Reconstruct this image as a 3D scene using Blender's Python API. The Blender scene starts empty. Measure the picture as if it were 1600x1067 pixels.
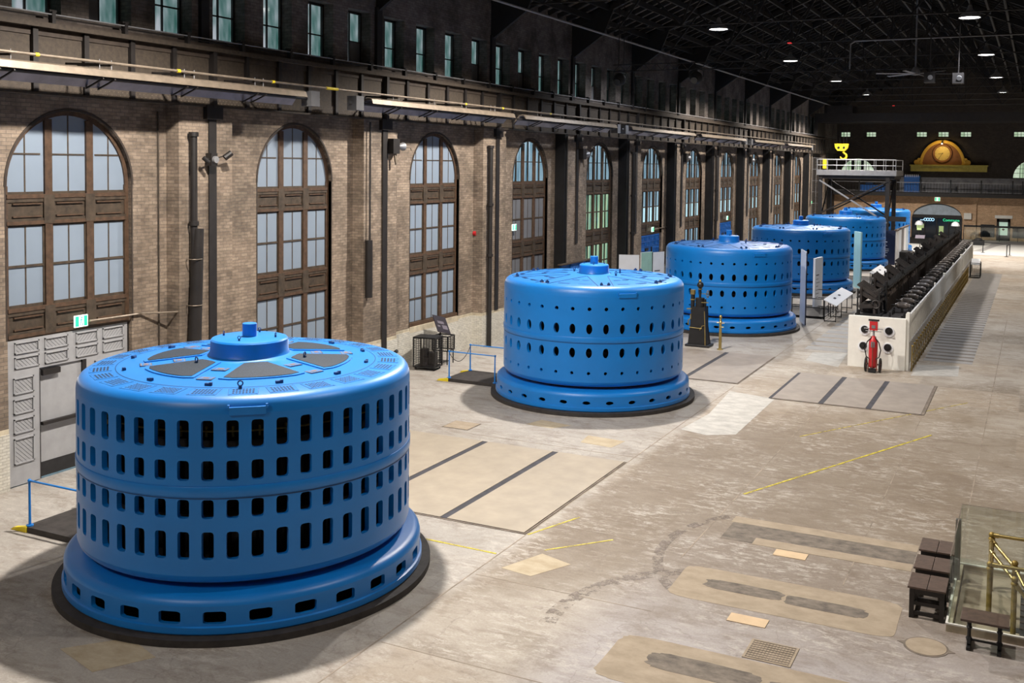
import bpy, bmesh, math, random
from mathutils import Vector, Matrix
random.seed(7)
PI = math.pi
sin, cos, R_ = math.sin, math.cos, math.radians
scene = bpy.context.scene
COL = scene.collection

# ---------------------------------------------------------------- camera
YAW, PITCH, ROLL = 0.44931, 0.04842, 0.01287
fw = Vector((-sin(YAW)*cos(PITCH), cos(YAW)*cos(PITCH), -sin(PITCH)))
rt = Vector((cos(YAW), sin(YAW), 0.0))
up = rt.cross(fw)
r2 = rt*cos(ROLL) + up*sin(ROLL)
u2 = -rt*sin(ROLL) + up*cos(ROLL)
cam_data = bpy.data.cameras.new('camera')
cam = bpy.data.objects.new('camera', cam_data)
COL.objects.link(cam)
M3 = Matrix((r2, u2, -fw)).transposed()
cam.matrix_world = Matrix.Translation((0, 0, 8.0)) @ M3.to_4x4()
cam_data.sensor_width = 36.0
cam_data.lens = 1606.084/1600*36.0
cam_data.shift_x = -(844.612-800)/1600
cam_data.shift_y = (333.681-533.5)/1600
cam_data.clip_start = 0.1
cam_data.clip_end = 500
scene.camera = cam

# ---------------------------------------------------------------- world, exposure
world = bpy.data.worlds.new('world')
scene.world = world
world.use_nodes = True
wbg = world.node_tree.nodes['Background']
wbg.inputs[0].default_value = (0.50, 0.80, 1.0, 1)
wbg.inputs[1].default_value = 1.25
scene.view_settings.view_transform = 'Standard'
scene.view_settings.look = 'None'
scene.view_settings.gamma = 1.0
scene.view_settings.use_curve_mapping = False
scene.view_settings.exposure = 0.12

# ---------------------------------------------------------------- hall numbers
XW = -21.8          # face of the left wall
XR = 2.2            # right wall
YF = 127.0          # far wall
YN = -8.0           # wall behind the camera
BAY = 8.71
def bayc(n): return 18.26 + BAY*n
def colc(n): return bayc(n) + BAY/2
XG, YG0, PITG = -13.81, 15.57, 17.424      # generators
LAMP_Y = [0.4, 17.7, 35.1, 52.6, 69.9, 87.2, 104.6]
LAMP_X = (-15.2, -3.1)
LAMP_Z = 15.1
# near lamps are stronger than the cool one in front of the fifth window
LAMP_POWER = {(-15.2): [3500, 12500, 12500, 3400, 9000, 9500, 15000],
              (-3.1): [2200, 3000, 3200, 3400, 3600, 5500, 17000]}
LAMP_CONE = {(-15.2): (146, 0.30), (-3.1): (104, 0.5)}

# ---------------------------------------------------------------- helpers
def tag(o, label=None, cat=None, group=None, kind=None):
    if label: o['label'] = label
    if cat: o['category'] = cat
    if group: o['group'] = group
    if kind: o['kind'] = kind
    return o

def thing(name, label, cat, loc=(0, 0, 0), rz=0, group=None):
    o = bpy.data.objects.new(name, None)
    o.empty_display_size = 0.2
    COL.objects.link(o)
    o.location = loc
    o.rotation_euler = (0, 0, rz)
    return tag(o, label, cat, group)

def dup(root, loc=None, rz=None, label=None, group=None):
    def rec(o, par):
        c = o.copy()
        COL.objects.link(c)
        if par is not None: c.parent = par
        for ch in list(KIDS.get(o.name, [])): rec2(ch, c)
        return c
    def rec2(ch, par):
        rec(ch, par)
    r = rec(root, None)
    if loc is not None: r.location = loc
    if rz is not None: r.rotation_euler = (0, 0, rz)
    if label: r['label'] = label
    if group: r['group'] = group
    return r
KIDS = {}

class MB:
    """collects geometry, links it as one mesh"""
    def __init__(s):
        s.v = []; s.f = []; s.m = []; s.mats = []; s.cur = 0
    def mat(s, m):
        if m not in s.mats: s.mats.append(m)
        s.cur = s.mats.index(m); return s
    def add(s, vs, fs):
        b = len(s.v); s.v += [tuple(v) for v in vs]
        for f in fs:
            s.f.append([b+i for i in f]); s.m.append(s.cur)
        return s
    def box(s, x0, x1, y0, y1, z0, z1):
        vs = [(x, y, z) for z in (z0, z1) for (x, y) in ((x0, y0), (x1, y0), (x1, y1), (x0, y1))]
        return s.add(vs, [(3, 2, 1, 0), (4, 5, 6, 7), (0, 1, 5, 4), (1, 2, 6, 5), (2, 3, 7, 6), (3, 0, 4, 7)])
    def cbox(s, c, sz, rz=0, mat=None):
        hx, hy, hz = sz[0]/2, sz[1]/2, sz[2]/2
        M = mat if mat is not None else Matrix.Rotation(rz, 3, 'Z')
        vs = []
        for z in (-hz, hz):
            for (x, y) in ((-hx, -hy), (hx, -hy), (hx, hy), (-hx, hy)):
                vs.append(Vector(c) + M @ Vector((x, y, z)))
        return s.add(vs, [(3, 2, 1, 0), (4, 5, 6, 7), (0, 1, 5, 4), (1, 2, 6, 5), (2, 3, 7, 6), (3, 0, 4, 7)])
    def bar(s, p0, p1, w, h=None):
        """box section bar between two points"""
        h = h or w
        p0, p1 = Vector(p0), Vector(p1); d = (p1-p0); L = d.length; d.normalize()
        a = Vector((0, 0, 1)) if abs(d.z) < 0.95 else Vector((1, 0, 0))
        x = d.cross(a).normalized(); z = x.cross(d)
        M = Matrix((x, d, z)).transposed()
        return s.cbox((p0+p1)/2, (w, L, h), mat=M)
    def tube(s, pts, r, n=10, closed=False, caps=True):
        pts = [Vector(p) for p in pts]; k = len(pts); rings = []
        prev = None
        for i, p in enumerate(pts):
            if closed: d = (pts[(i+1) % k]-pts[i-1]).normalized()
            elif i == 0: d = (pts[1]-p).normalized()
            elif i == k-1: d = (p-pts[i-1]).normalized()
            else: d = ((pts[i+1]-p).normalized()+(p-pts[i-1]).normalized()).normalized()
            if prev is None:
                a = Vector((0, 0, 1)) if abs(d.z) < 0.9 else Vector((1, 0, 0))
                x = d.cross(a).normalized()
            else:
                x = (prev - d*prev.dot(d)).normalized()
            prev = x; y = d.cross(x)
            rr = r[i] if isinstance(r, (list, tuple)) else r
            rings.append([p + x*rr*cos(2*PI*j/n) + y*rr*sin(2*PI*j/n) for j in range(n)])
        vs = [v for rg in rings for v in rg]; fs = []
        for i in range(k if closed else k-1):
            a = i*n; b = ((i+1) % k)*n
            for j in range(n):
                fs.append((a+j, a+(j+1) % n, b+(j+1) % n, b+j))
        if caps and not closed:
            fs.append(tuple(reversed(range(n)))); fs.append(tuple((k-1)*n+j for j in range(n)))
        return s.add(vs, fs)
    def cyl(s, p0, p1, r, n=16): return s.tube([p0, p1], r, n)
    def lathe(s, prof, c=(0, 0, 0), n=48, capb=False, capt=False):
        cx, cy, cz = c; vs = []; fs = []; k = len(prof)
        for (r, z) in prof:
            for j in range(n):
                a = 2*PI*j/n; vs.append((cx+r*cos(a), cy+r*sin(a), cz+z))
        for i in range(k-1):
            for j in range(n):
                fs.append((i*n+j, i*n+(j+1) % n, (i+1)*n+(j+1) % n, (i+1)*n+j))
        if capb: fs.append(tuple(reversed(range(n))))
        if capt: fs.append(tuple((k-1)*n+j for j in range(n)))
        return s.add(vs, fs)
    def prism(s, poly, f, d):
        """poly: list of 2D points, f maps 2D point to 3D, d: extrusion vector"""
        d = Vector(d); k = len(poly)
        a = [Vector(f(p)) for p in poly]; b = [p+d for p in a]
        fs = [tuple(range(k)), tuple(reversed(range(k, 2*k)))]
        for i in range(k): fs.append((i, k+i, k+(i+1) % k, (i+1) % k)[::-1])
        return s.add(a+b, fs)
    def sphere(s, c, r, n=12, sz=1.0):
        prof = [(max(r*sin(PI*i/(n//2+2)), 1e-4), -r*sz*cos(PI*i/(n//2+2))) for i in range(n//2+3)]
        return s.lathe(prof, c, n)
    def build(s, name, mat=None, parent=None, smooth=None, loc=None, weld=False, bevel=0):
        me = bpy.data.meshes.new(name)
        me.from_pydata(s.v, [], s.f)
        mats = s.mats if s.mats else [mat]
        for m in mats: me.materials.append(M[m] if isinstance(m, str) else m)
        if s.mats:
            me.polygons.foreach_set('material_index', s.m)
        bm = bmesh.new(); bm.from_mesh(me)
        if weld: bmesh.ops.remove_doubles(bm, verts=bm.verts, dist=1e-4)
        if bevel:
            bmesh.ops.remove_doubles(bm, verts=bm.verts, dist=1e-5)
            es = [e for e in bm.edges if len(e.link_faces) == 2 and e.calc_face_angle(0) > 0.6]
            bmesh.ops.bevel(bm, geom=es, offset=bevel, segments=2, affect='EDGES', profile=0.5)
        bmesh.ops.recalc_face_normals(bm, faces=bm.faces)
        bm.to_mesh(me); bm.free()
        if smooth:
            me.polygons.foreach_set('use_smooth', [True]*len(me.polygons))
            me.set_sharp_from_angle(angle=R_(smooth))
        me.update()
        o = bpy.data.objects.new(name, me)
        COL.objects.link(o)
        if loc is not None: o.location = loc
        if parent is not None:
            o.parent = parent
            KIDS.setdefault(parent.name, []).append(o)
        return o

def struct(name, mb, mat=None, **k):
    o = mb.build(name, mat, **k); o['kind'] = 'structure'; return o

def text_mesh(body, size, name, mat, parent, loc, rot, depth=0.004, align='CENTER', stretch=1.0):
    cu = bpy.data.curves.new(name, 'FONT'); cu.body = body; cu.size = size
    cu.align_x = align; cu.align_y = 'CENTER'; cu.extrude = depth
    t = bpy.data.objects.new('t', cu); COL.objects.link(t)
    dg = bpy.context.evaluated_depsgraph_get()
    me = bpy.data.meshes.new_from_object(t.evaluated_get(dg))
    bpy.data.objects.remove(t)
    me.materials.clear(); me.materials.append(M[mat])
    o = bpy.data.objects.new(name, me); COL.objects.link(o)
    o.location = loc; o.rotation_euler = rot; o.scale = (stretch, 1, 1)
    if parent is not None:
        o.parent = parent; KIDS.setdefault(parent.name, []).append(o)
    return o

# ---------------------------------------------------------------- materials
M = {}
def newmat(name):
    m = bpy.data.materials.new(name); m.use_nodes = True
    nt = m.node_tree; b = nt.nodes['Principled BSDF']
    M[name] = m
    return m, nt, b
def N(nt, t, **k):
    n = nt.nodes.new(t)
    for a, v in k.items(): setattr(n, a, v)
    return n
def ramp(nt, fac, stops):
    r = N(nt, 'ShaderNodeValToRGB'); e = r.color_ramp.elements
    e[0].position, e[0].color = stops[0][0], tuple(stops[0][1])+(1,)
    e[1].position, e[1].color = stops[1][0], tuple(stops[1][1])+(1,)
    for p, c in stops[2:]:
        x = e.new(p); x.color = tuple(c)+(1,)
    nt.links.new(fac, r.inputs[0]); return r.outputs[0]
def mix(nt, fac, a, b, blend='MIX'):
    n = N(nt, 'ShaderNodeMix', data_type='RGBA', blend_type=blend)
    if isinstance(fac, float): n.inputs[0].default_value = fac
    else: nt.links.new(fac, n.inputs[0])
    for i, v in ((6, a), (7, b)):
        if isinstance(v, tuple): n.inputs[i].default_value = v+(1,) if len(v) == 3 else v
        else: nt.links.new(v, n.inputs[i])
    return n.outputs[2]
def noise(nt, vec, scale, detail=4, rough=0.6, dist=0.0):
    n = N(nt, 'ShaderNodeTexNoise'); n.inputs['Scale'].default_value = scale
    n.inputs['Detail'].default_value = detail; n.inputs['Roughness'].default_value = rough
    n.inputs['Distortion'].default_value = dist
    if vec is not None: nt.links.new(vec, n.inputs['Vector'])
    return n.outputs[0]
def objco(nt): return N(nt, 'ShaderNodeTexCoord').outputs['Object']
def mapping(nt, vec, scale=(1, 1, 1), rot=(0, 0, 0), loc=(0, 0, 0)):
    n = N(nt, 'ShaderNodeMapping'); nt.links.new(vec, n.inputs[0])
    n.inputs['Scale'].default_value = scale; n.inputs['Rotation'].default_value = rot
    n.inputs['Location'].default_value = loc
    return n.outputs[0]
def math_(nt, op, a, b=None):
    n = N(nt, 'ShaderNodeMath', operation=op)
    for i, v in ((0, a), (1, b)):
        if v is None: continue
        if isinstance(v, (int, float)): n.inputs[i].default_value = v
        else: nt.links.new(v, n.inputs[i])
    return n.outputs[0]
def bump(nt, b, h, strength=0.3, dist=0.02):
    n = N(nt, 'ShaderNodeBump'); n.inputs['Strength'].default_value = strength
    n.inputs['Distance'].default_value = dist
    nt.links.new(h, n.inputs['Height']); nt.links.new(n.outputs[0], b.inputs['Normal'])

def simple(name, col, rough=0.6, metal=0.0, var=0.12, vs=3.0, spec=0.5, coat=0.0, bmp=0.0, bs=40):
    m, nt, b = newmat(name)
    co = objco(nt); f = noise(nt, co, vs, 3)
    lo = tuple(max(c*(1-var), 0) for c in col); hi = tuple(min(c*(1+var), 1) for c in col)
    nt.links.new(ramp(nt, f, [(0.3, lo), (0.7, hi)]), b.inputs['Base Color'])
    b.inputs['Roughness'].default_value = rough; b.inputs['Metallic'].default_value = metal
    b.inputs['Specular IOR Level'].default_value = spec
    b.inputs['Coat Weight'].default_value = coat; b.inputs['Coat Roughness'].default_value = 0.25
    if bmp: bump(nt, b, noise(nt, co, bs, 2), bmp, 0.01)
    return m

def brick(name, c1, c2, mortar, w=0.22, h=0.075, rough=0.85, soot=0.5, msize=0.008, bmp=0.5, dark=(0.03, 0.025, 0.02)):
    m, nt, b = newmat(name)
    co = objco(nt)
    sp = N(nt, 'ShaderNodeSeparateXYZ'); nt.links.new(co, sp.inputs[0])
    u = math_(nt, 'ADD', sp.outputs[0], sp.outputs[1])
    cb = N(nt, 'ShaderNodeCombineXYZ'); nt.links.new(u, cb.inputs[0]); nt.links.new(sp.outputs[2], cb.inputs[1])
    t = N(nt, 'ShaderNodeTexBrick'); nt.links.new(cb.outputs[0], t.inputs['Vector'])
    t.inputs['Scale'].default_value = 1.0; t.inputs['Brick Width'].default_value = w
    t.inputs['Row Height'].default_value = h; t.inputs['Mortar Size'].default_value = msize
    t.inputs['Color1'].default_value = c1+(1,); t.inputs['Color2'].default_value = c2+(1,)
    t.inputs['Mortar'].default_value = mortar+(1,); t.inputs['Bias'].default_value = -0.1
    n1 = noise(nt, co, 0.7, 6, 0.65); n2 = noise(nt, mapping(nt, co, (6, 6, 14)), 1.0, 3)
    c = mix(nt, math_(nt, 'MULTIPLY', ramp(nt, n1, [(0.40, (0, 0, 0)), (0.62, (1, 1, 1))]), soot), t.outputs[0], dark)
    c = mix(nt, 0.55, c, ramp(nt, n2, [(0.3, (0.45, 0.45, 0.45)), (0.7, (1.0, 1.0, 1.0))]), 'MULTIPLY')
    nt.links.new(c, b.inputs['Base Color']); b.inputs['Roughness'].default_value = rough
    bump(nt, b, t.outputs['Fac'], -bmp, 0.01)
    return m

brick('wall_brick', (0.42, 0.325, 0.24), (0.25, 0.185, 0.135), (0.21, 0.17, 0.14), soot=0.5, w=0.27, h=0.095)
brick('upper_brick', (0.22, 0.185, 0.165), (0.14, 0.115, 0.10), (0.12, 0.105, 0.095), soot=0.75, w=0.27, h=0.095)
brick('white_brick', (0.74, 0.71, 0.63), (0.68, 0.65, 0.57), (0.50, 0.47, 0.40), soot=0.12, dark=(0.35, 0.25, 0.13))
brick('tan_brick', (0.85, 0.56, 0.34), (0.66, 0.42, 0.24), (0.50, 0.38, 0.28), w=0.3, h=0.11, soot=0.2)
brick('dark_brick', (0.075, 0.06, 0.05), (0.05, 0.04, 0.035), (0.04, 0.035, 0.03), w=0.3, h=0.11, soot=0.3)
simple('blue_paint', (0.0, 0.185, 0.60), rough=0.42, var=0.05, vs=1.2, spec=0.30, coat=0.42, bmp=0.10, bs=25)
simple('blue_door', (0.01, 0.13, 0.48), rough=0.5, var=0.08)
simple('dark_blue_line', (0.008, 0.05, 0.16), rough=0.6)
simple('black_mat', (0.018, 0.017, 0.018), rough=0.75, var=0.3, vs=6)
simple('ramp_rubber', (0.035, 0.03, 0.028), rough=0.7, var=0.35, vs=5)
simple('black_steel', (0.016, 0.013, 0.012), rough=0.55, var=0.3)
simple('roof_steel', (0.012, 0.011, 0.011), rough=0.7, var=0.3)
simple('steel_brown', (0.050, 0.037, 0.026), rough=0.75, var=0.3, vs=9, bmp=0.3, bs=60)
simple('steel_dark_brown', (0.045, 0.032, 0.024), rough=0.7, var=0.3, vs=4)
simple('wood_frame', (0.082, 0.046, 0.026), rough=0.6, var=0.35, vs=7, bmp=0.2)
simple('wood_panel', (0.060, 0.042, 0.027), rough=0.65, var=0.4, vs=5, bmp=0.2)
simple('gate_grey', (0.36, 0.36, 0.37), rough=0.6, var=0.08)
simple('gate_groove', (0.13, 0.13, 0.135), rough=0.7)
simple('cream_stone', (0.52, 0.45, 0.33), rough=0.8, var=0.25, vs=3, bmp=0.2)
simple('white_paint', (0.80, 0.79, 0.74), rough=0.6, var=0.05)
simple('white_panel', (0.78, 0.80, 0.84), rough=0.45, var=0.03)
simple('pale_blue_panel', (0.78, 0.85, 0.95), rough=0.4, var=0.03)
simple('teal_panel', (0.42, 0.74, 0.78), rough=0.4, var=0.04)
simple('mint_panel', (0.35, 0.58, 0.50), rough=0.5, var=0.06)
simple('navy_panel', (0.012, 0.018, 0.05), rough=0.5)
simple('galvanised', (0.23, 0.185, 0.14), rough=0.45, metal=0.4, var=0.2, vs=4)
simple('reflector', (0.20, 0.20, 0.26), rough=0.3, metal=0.6, var=0.2, vs=2)
simple('grey_metal', (0.30, 0.30, 0.31), rough=0.5, metal=0.3)
simple('steel_post', (0.28, 0.27, 0.25), rough=0.35, metal=0.8)
simple('brass', (0.52, 0.40, 0.16), rough=0.3, metal=0.9, var=0.2)
simple('old_brass', (0.30, 0.21, 0.055), rough=0.5, metal=0.6, var=0.35, vs=8)
simple('yellow_paint', (0.80, 0.62, 0.02), rough=0.5, var=0.1)
simple('red_paint', (0.50, 0.02, 0.025), rough=0.35, var=0.1)
simple('rust_paint', (0.20, 0.045, 0.03), rough=0.6, var=0.2)
simple('stool_wood', (0.085, 0.055, 0.042), rough=0.55, var=0.25, vs=9)
simple('stool_seam', (0.03, 0.02, 0.015), rough=0.7)
simple('black_iron', (0.010, 0.010, 0.011), rough=0.45, var=0.3)
simple('insulator', (0.16, 0.14, 0.13), rough=0.3, var=0.3, vs=6)
simple('switch_iron', (0.030, 0.024, 0.022), rough=0.5, var=0.5, vs=7)
simple('label_plate', (0.17, 0.16, 0.17), rough=0.5)
simple('label_mark', (0.32, 0.14, 0.09), rough=0.5)
simple('clock_yellow', (0.70, 0.44, 0.06), rough=0.6, var=0.1)
simple('clock_face', (0.62, 0.48, 0.17), rough=0.5, var=0.05)
simple('beam_olive', (0.42, 0.36, 0.08), rough=0.7)
simple('clock_brick', (0.22, 0.10, 0.05), rough=0.8)
simple('silver_arch', (0.42, 0.50, 0.58), rough=0.5)
simple('white_floor', (0.50, 0.49, 0.46), rough=0.6, var=0.06)
simple('grey_floor_paint', (0.28, 0.27, 0.26), rough=0.6, var=0.1)
simple('hatch_beige', (0.35, 0.30, 0.235), rough=0.6, var=0.10, vs=1.5, bmp=0.05)
simple('hatch_grey', (0.27, 0.235, 0.205), rough=0.6, var=0.14, vs=1.5)
simple('hatch_strip', (0.045, 0.045, 0.055), rough=0.8, var=0.3)
simple('cover_tan', (0.58, 0.43, 0.27), rough=0.7, var=0.08)
simple('joint_dark', (0.17, 0.14, 0.115), rough=0.9, var=0.4, vs=2)
simple('joint_soft', (0.27, 0.225, 0.18), rough=0.9, var=0.35, vs=2)
simple('plaster_dim', (0.30, 0.30, 0.32), rough=0.8, var=0.3, vs=1)
simple('deck_boards', (0.30, 0.26, 0.22), rough=0.9, var=0.5, vs=1.5)
simple('dark_screen', (0.03, 0.025, 0.035), rough=0.3)
simple('screen_grey', (0.16, 0.14, 0.17), rough=0.4)
simple('dark_glass', (0.015, 0.02, 0.028), rough=0.12)

def emis(name, col, st):
    m, nt, b = newmat(name)
    b.inputs['Base Color'].default_value = col+(1,)
    b.inputs['Emission Color'].default_value = col+(1,)
    b.inputs['Emission Strength'].default_value = st
emis('lamp_glow', (1.0, 0.97, 0.93), 14.0)
emis('sign_green', (0.02, 0.75, 0.30), 0.9)
emis('sign_white', (0.85, 1.0, 0.9), 1.1)
emis('letter_green', (0.05, 0.8, 0.35), 1.0)
emis('letter_blue', (0.45, 0.75, 1.0), 1.2)
emis('red_led', (1.0, 0.05, 0.05), 0.6)
emis('shop_glow', (0.5, 0.65, 0.3), 0.25)
emis('door_lit', (0.45, 0.60, 0.50), 0.55)

# blinds: pale blue-grey sheets behind the panes of the first windows
simple('blind_blue', (0.24, 0.295, 0.365), rough=0.5, var=0.06, vs=0.6)
simple('blind_grey', (0.17, 0.175, 0.19), rough=0.5, var=0.15, vs=0.8)

# glass that lets the daylight in, streaked and slightly coloured
def dayglass(name, tint, tint2, streak=9.0):
    m, nt, b = newmat(name)
    co = mapping(nt, objco(nt), (1.0, streak, 0.35))
    f = noise(nt, co, 1.0, 3, 0.6, 0.3)
    c = ramp(nt, f, [(0.38, tint2), (0.6, tint)])
    tr = N(nt, 'ShaderNodeBsdfTransparent'); nt.links.new(c, tr.inputs[0])
    gl = N(nt, 'ShaderNodeBsdfGlossy'); gl.inputs['Roughness'].default_value = 0.08
    mx = N(nt, 'ShaderNodeMixShader'); mx.inputs[0].default_value = 0.06
    nt.links.new(tr.outputs[0], mx.inputs[1]); nt.links.new(gl.outputs[0], mx.inputs[2])
    nt.links.new(mx.outputs[0], nt.nodes['Material Output'].inputs[0])
dayglass('glass_day', (0.85, 0.78, 0.76), (0.40, 0.46, 0.48))
dayglass('glass_green', (0.95, 0.85, 0.60), (0.35, 0.48, 0.40))
dayglass('glass_bright', (1.0, 1.0, 0.95), (0.95, 0.90, 0.85))
dayglass('glass_upper', (0.80, 0.66, 0.62), (0.20, 0.30, 0.25), streak=1.2)
dayglass('glass_far', (1.0, 0.85, 0.68), (0.78, 0.72, 0.52), streak=1.0)

def clear_glass(name, tint=(0.86, 0.93, 0.89), refl=0.10):
    m, nt, b = newmat(name)
    tr = N(nt, 'ShaderNodeBsdfTransparent'); tr.inputs[0].default_value = tint+(1,)
    gl = N(nt, 'ShaderNodeBsdfGlossy'); gl.inputs['Roughness'].default_value = 0.03
    mx = N(nt, 'ShaderNodeMixShader'); mx.inputs[0].default_value = refl
    nt.links.new(tr.outputs[0], mx.inputs[1]); nt.links.new(gl.outputs[0], mx.inputs[2])
    nt.links.new(mx.outputs[0], nt.nodes['Material Output'].inputs[0])
clear_glass('barrier_glass', (0.93, 0.965, 0.945), 0.06)

def mesh_mat():
    m, nt, b = newmat('mesh_grille')
    co = objco(nt)
    v = N(nt, 'ShaderNodeTexVoronoi'); v.inputs['Scale'].default_value = 55; nt.links.new(co, v.inputs[0])
    c = ramp(nt, v.outputs['Distance'], [(0.30, (0.006, 0.010, 0.016)), (0.60, (0.022, 0.035, 0.055))])
    nt.links.new(c, b.inputs['Base Color']); b.inputs['Roughness'].default_value = 0.6
mesh_mat()

def floor_mat():
    m, nt, b = newmat('floor_concrete')
    co = objco(nt)
    # slabs with slightly different tones
    t = N(nt, 'ShaderNodeTexBrick'); nt.links.new(mapping(nt, co, (1, 1, 1), loc=(0.3, 0.5, 0)), t.inputs['Vector'])
    t.offset = 0.0
    t.inputs['Scale'].default_value = 1.0; t.inputs['Brick Width'].default_value = 3.4
    t.inputs['Row Height'].default_value = 2.9; t.inputs['Mortar Size'].default_value = 0.018
    t.inputs['Color1'].default_value = (0.37, 0.305, 0.235, 1); t.inputs['Color2'].default_value = (0.22, 0.18, 0.135, 1)
    t.inputs['Mortar'].default_value = (0.30, 0.25, 0.20, 1)
    sp = N(nt, 'ShaderNodeSeparateXYZ'); nt.links.new(co, sp.inputs[0])
    big = noise(nt, co, 0.22, 5, 0.6)
    c = mix(nt, ramp(nt, big, [(0.40, (0, 0, 0)), (0.62, (1, 1, 1))]), t.outputs[0], (0.43, 0.385, 0.33))
    # greyer concrete beside the generators and the wall
    lane = ramp(nt, math_(nt, 'ADD', sp.outputs[0], math_(nt, 'MULTIPLY', noise(nt, co, 0.5, 3), 1.6)), [(-0.0, (1, 1, 1)), (1.0, (0, 0, 0))])
    rng = N(nt, 'ShaderNodeMapRange'); nt.links.new(math_(nt, 'ADD', sp.outputs[0], math_(nt, 'MULTIPLY', noise(nt, co, 0.6, 3), 1.2)), rng.inputs[0])
    rng.inputs[1].default_value = -9.3; rng.inputs[2].default_value = -8.7; rng.inputs[3].default_value = 1; rng.inputs[4].default_value = 0
    c = mix(nt, math_(nt, 'MULTIPLY', rng.outputs[0], 0.65), c, (0.41, 0.39, 0.365))
    # grey-lilac worn paint in the near right corner
    r2_ = N(nt, 'ShaderNodeMapRange')
    nt.links.new(math_(nt, 'ADD', sp.outputs[1], math_(nt, 'MULTIPLY', noise(nt, co, 0.8, 3), 3.0)), r2_.inputs[0])
    r2_.inputs[1].default_value = 22.5; r2_.inputs[2].default_value = 24.0; r2_.inputs[3].default_value = 1; r2_.inputs[4].default_value = 0
    r3_ = N(nt, 'ShaderNodeMapRange'); nt.links.new(sp.outputs[0], r3_.inputs[0])
    r3_.inputs[1].default_value = -7.4; r3_.inputs[2].default_value = -6.4; r3_.inputs[3].default_value = 0; r3_.inputs[4].default_value = 1
    c = mix(nt, math_(nt, 'MULTIPLY', math_(nt, 'MULTIPLY', r2_.outputs[0], r3_.outputs[0]), 0.75), c, (0.41, 0.385, 0.395))
    # brown trodden zone in the middle of the floor
    def soft(o, a, b_, c_, d_, w=1.4):
        k = math_(nt, 'ADD', sp.outputs[o], math_(nt, 'MULTIPLY', math_(nt, 'SUBTRACT', noise(nt, co, 0.9, 5, 0.7), 0.5), w*2))
        r_a = N(nt, 'ShaderNodeMapRange'); nt.links.new(k, r_a.inputs[0]); r_a.inputs[1].default_value = a; r_a.inputs[2].default_value = b_
        r_b = N(nt, 'ShaderNodeMapRange'); nt.links.new(k, r_b.inputs[0]); r_b.inputs[1].default_value = c_; r_b.inputs[2].default_value = d_
        r_b.inputs[3].default_value = 1; r_b.inputs[4].default_value = 0
        return math_(nt, 'MULTIPLY', r_a.outputs[0], r_b.outputs[0])
    zone = math_(nt, 'MULTIPLY', soft(0, -9.5, -9.2, -2.0, 2.0, 0.5), soft(1, 16.0, 19.0, 31.0, 36.0, 2.2))
    c = mix(nt, math_(nt, 'MULTIPLY', zone, 0.78), c, (0.205, 0.16, 0.115))
    # brown dirt streaks across the floor
    st = noise(nt, mapping(nt, co, (0.8, 1.5, 1), rot=(0, 0, R_(5))), 1.1, 12, 0.76, 0.6)
    c = mix(nt, math_(nt, 'MULTIPLY', ramp(nt, st, [(0.47, (0, 0, 0)), (0.66, (1, 1, 1))]), 0.55), c, (0.15, 0.105, 0.07))
    # pale flaking paint
    fl = noise(nt, mapping(nt, co, (0.8, 1.9, 1)), 3.2, 12, 0.84, 0.35)
    c = mix(nt, math_(nt, 'MULTIPLY', math_(nt, 'MULTIPLY', ramp(nt, fl, [(0.50, (0, 0, 0)), (0.56, (1, 1, 1))]), ramp(nt, noise(nt, co, 0.55, 4, 0.7), [(0.42, (0.1, 0.1, 0.1)), (0.60, (1, 1, 1))])), 0.62), c, (0.56, 0.52, 0.47))
    f2 = noise(nt, co, 9.0, 6, 0.75)
    c = mix(nt, math_(nt, 'MULTIPLY', ramp(nt, f2, [(0.60, (0, 0, 0)), (0.66, (1, 1, 1))]), 0.4), c, (0.13, 0.105, 0.085))
    c = mix(nt, 0.8, c, ramp(nt, noise(nt, co, 26, 3), [(0.3, (0.80, 0.80, 0.80)), (0.7, (1, 1, 1))]), 'MULTIPLY')
    # cracks
    v = N(nt, 'ShaderNodeTexVoronoi', feature='DISTANCE_TO_EDGE'); v.inputs['Scale'].default_value = 0.42
    wv = N(nt, 'ShaderNodeVectorMath', operation='ADD'); nt.links.new(co, wv.inputs[0])
    nn = N(nt, 'ShaderNodeTexNoise'); nn.inputs['Scale'].default_value = 1.3; nn.inputs['Detail'].default_value = 5
    nt.links.new(co, nn.inputs[0]); nt.links.new(nn.outputs[1], wv.inputs[1]); nt.links.new(wv.outputs[0], v.inputs[0])
    cr = ramp(nt, v.outputs['Distance'], [(0.0, (1, 1, 1)), (0.007, (0, 0, 0))])
    c = mix(nt, math_(nt, 'MULTIPLY', cr, 0.35), c, (0.16, 0.13, 0.11))
    nt.links.new(c, b.inputs['Base Color'])
    b.inputs['Roughness'].default_value = 0.62; b.inputs['Specular IOR Level'].default_value = 0.35
    bump(nt, b, fl, 0.15, 0.01)
floor_mat()

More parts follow.
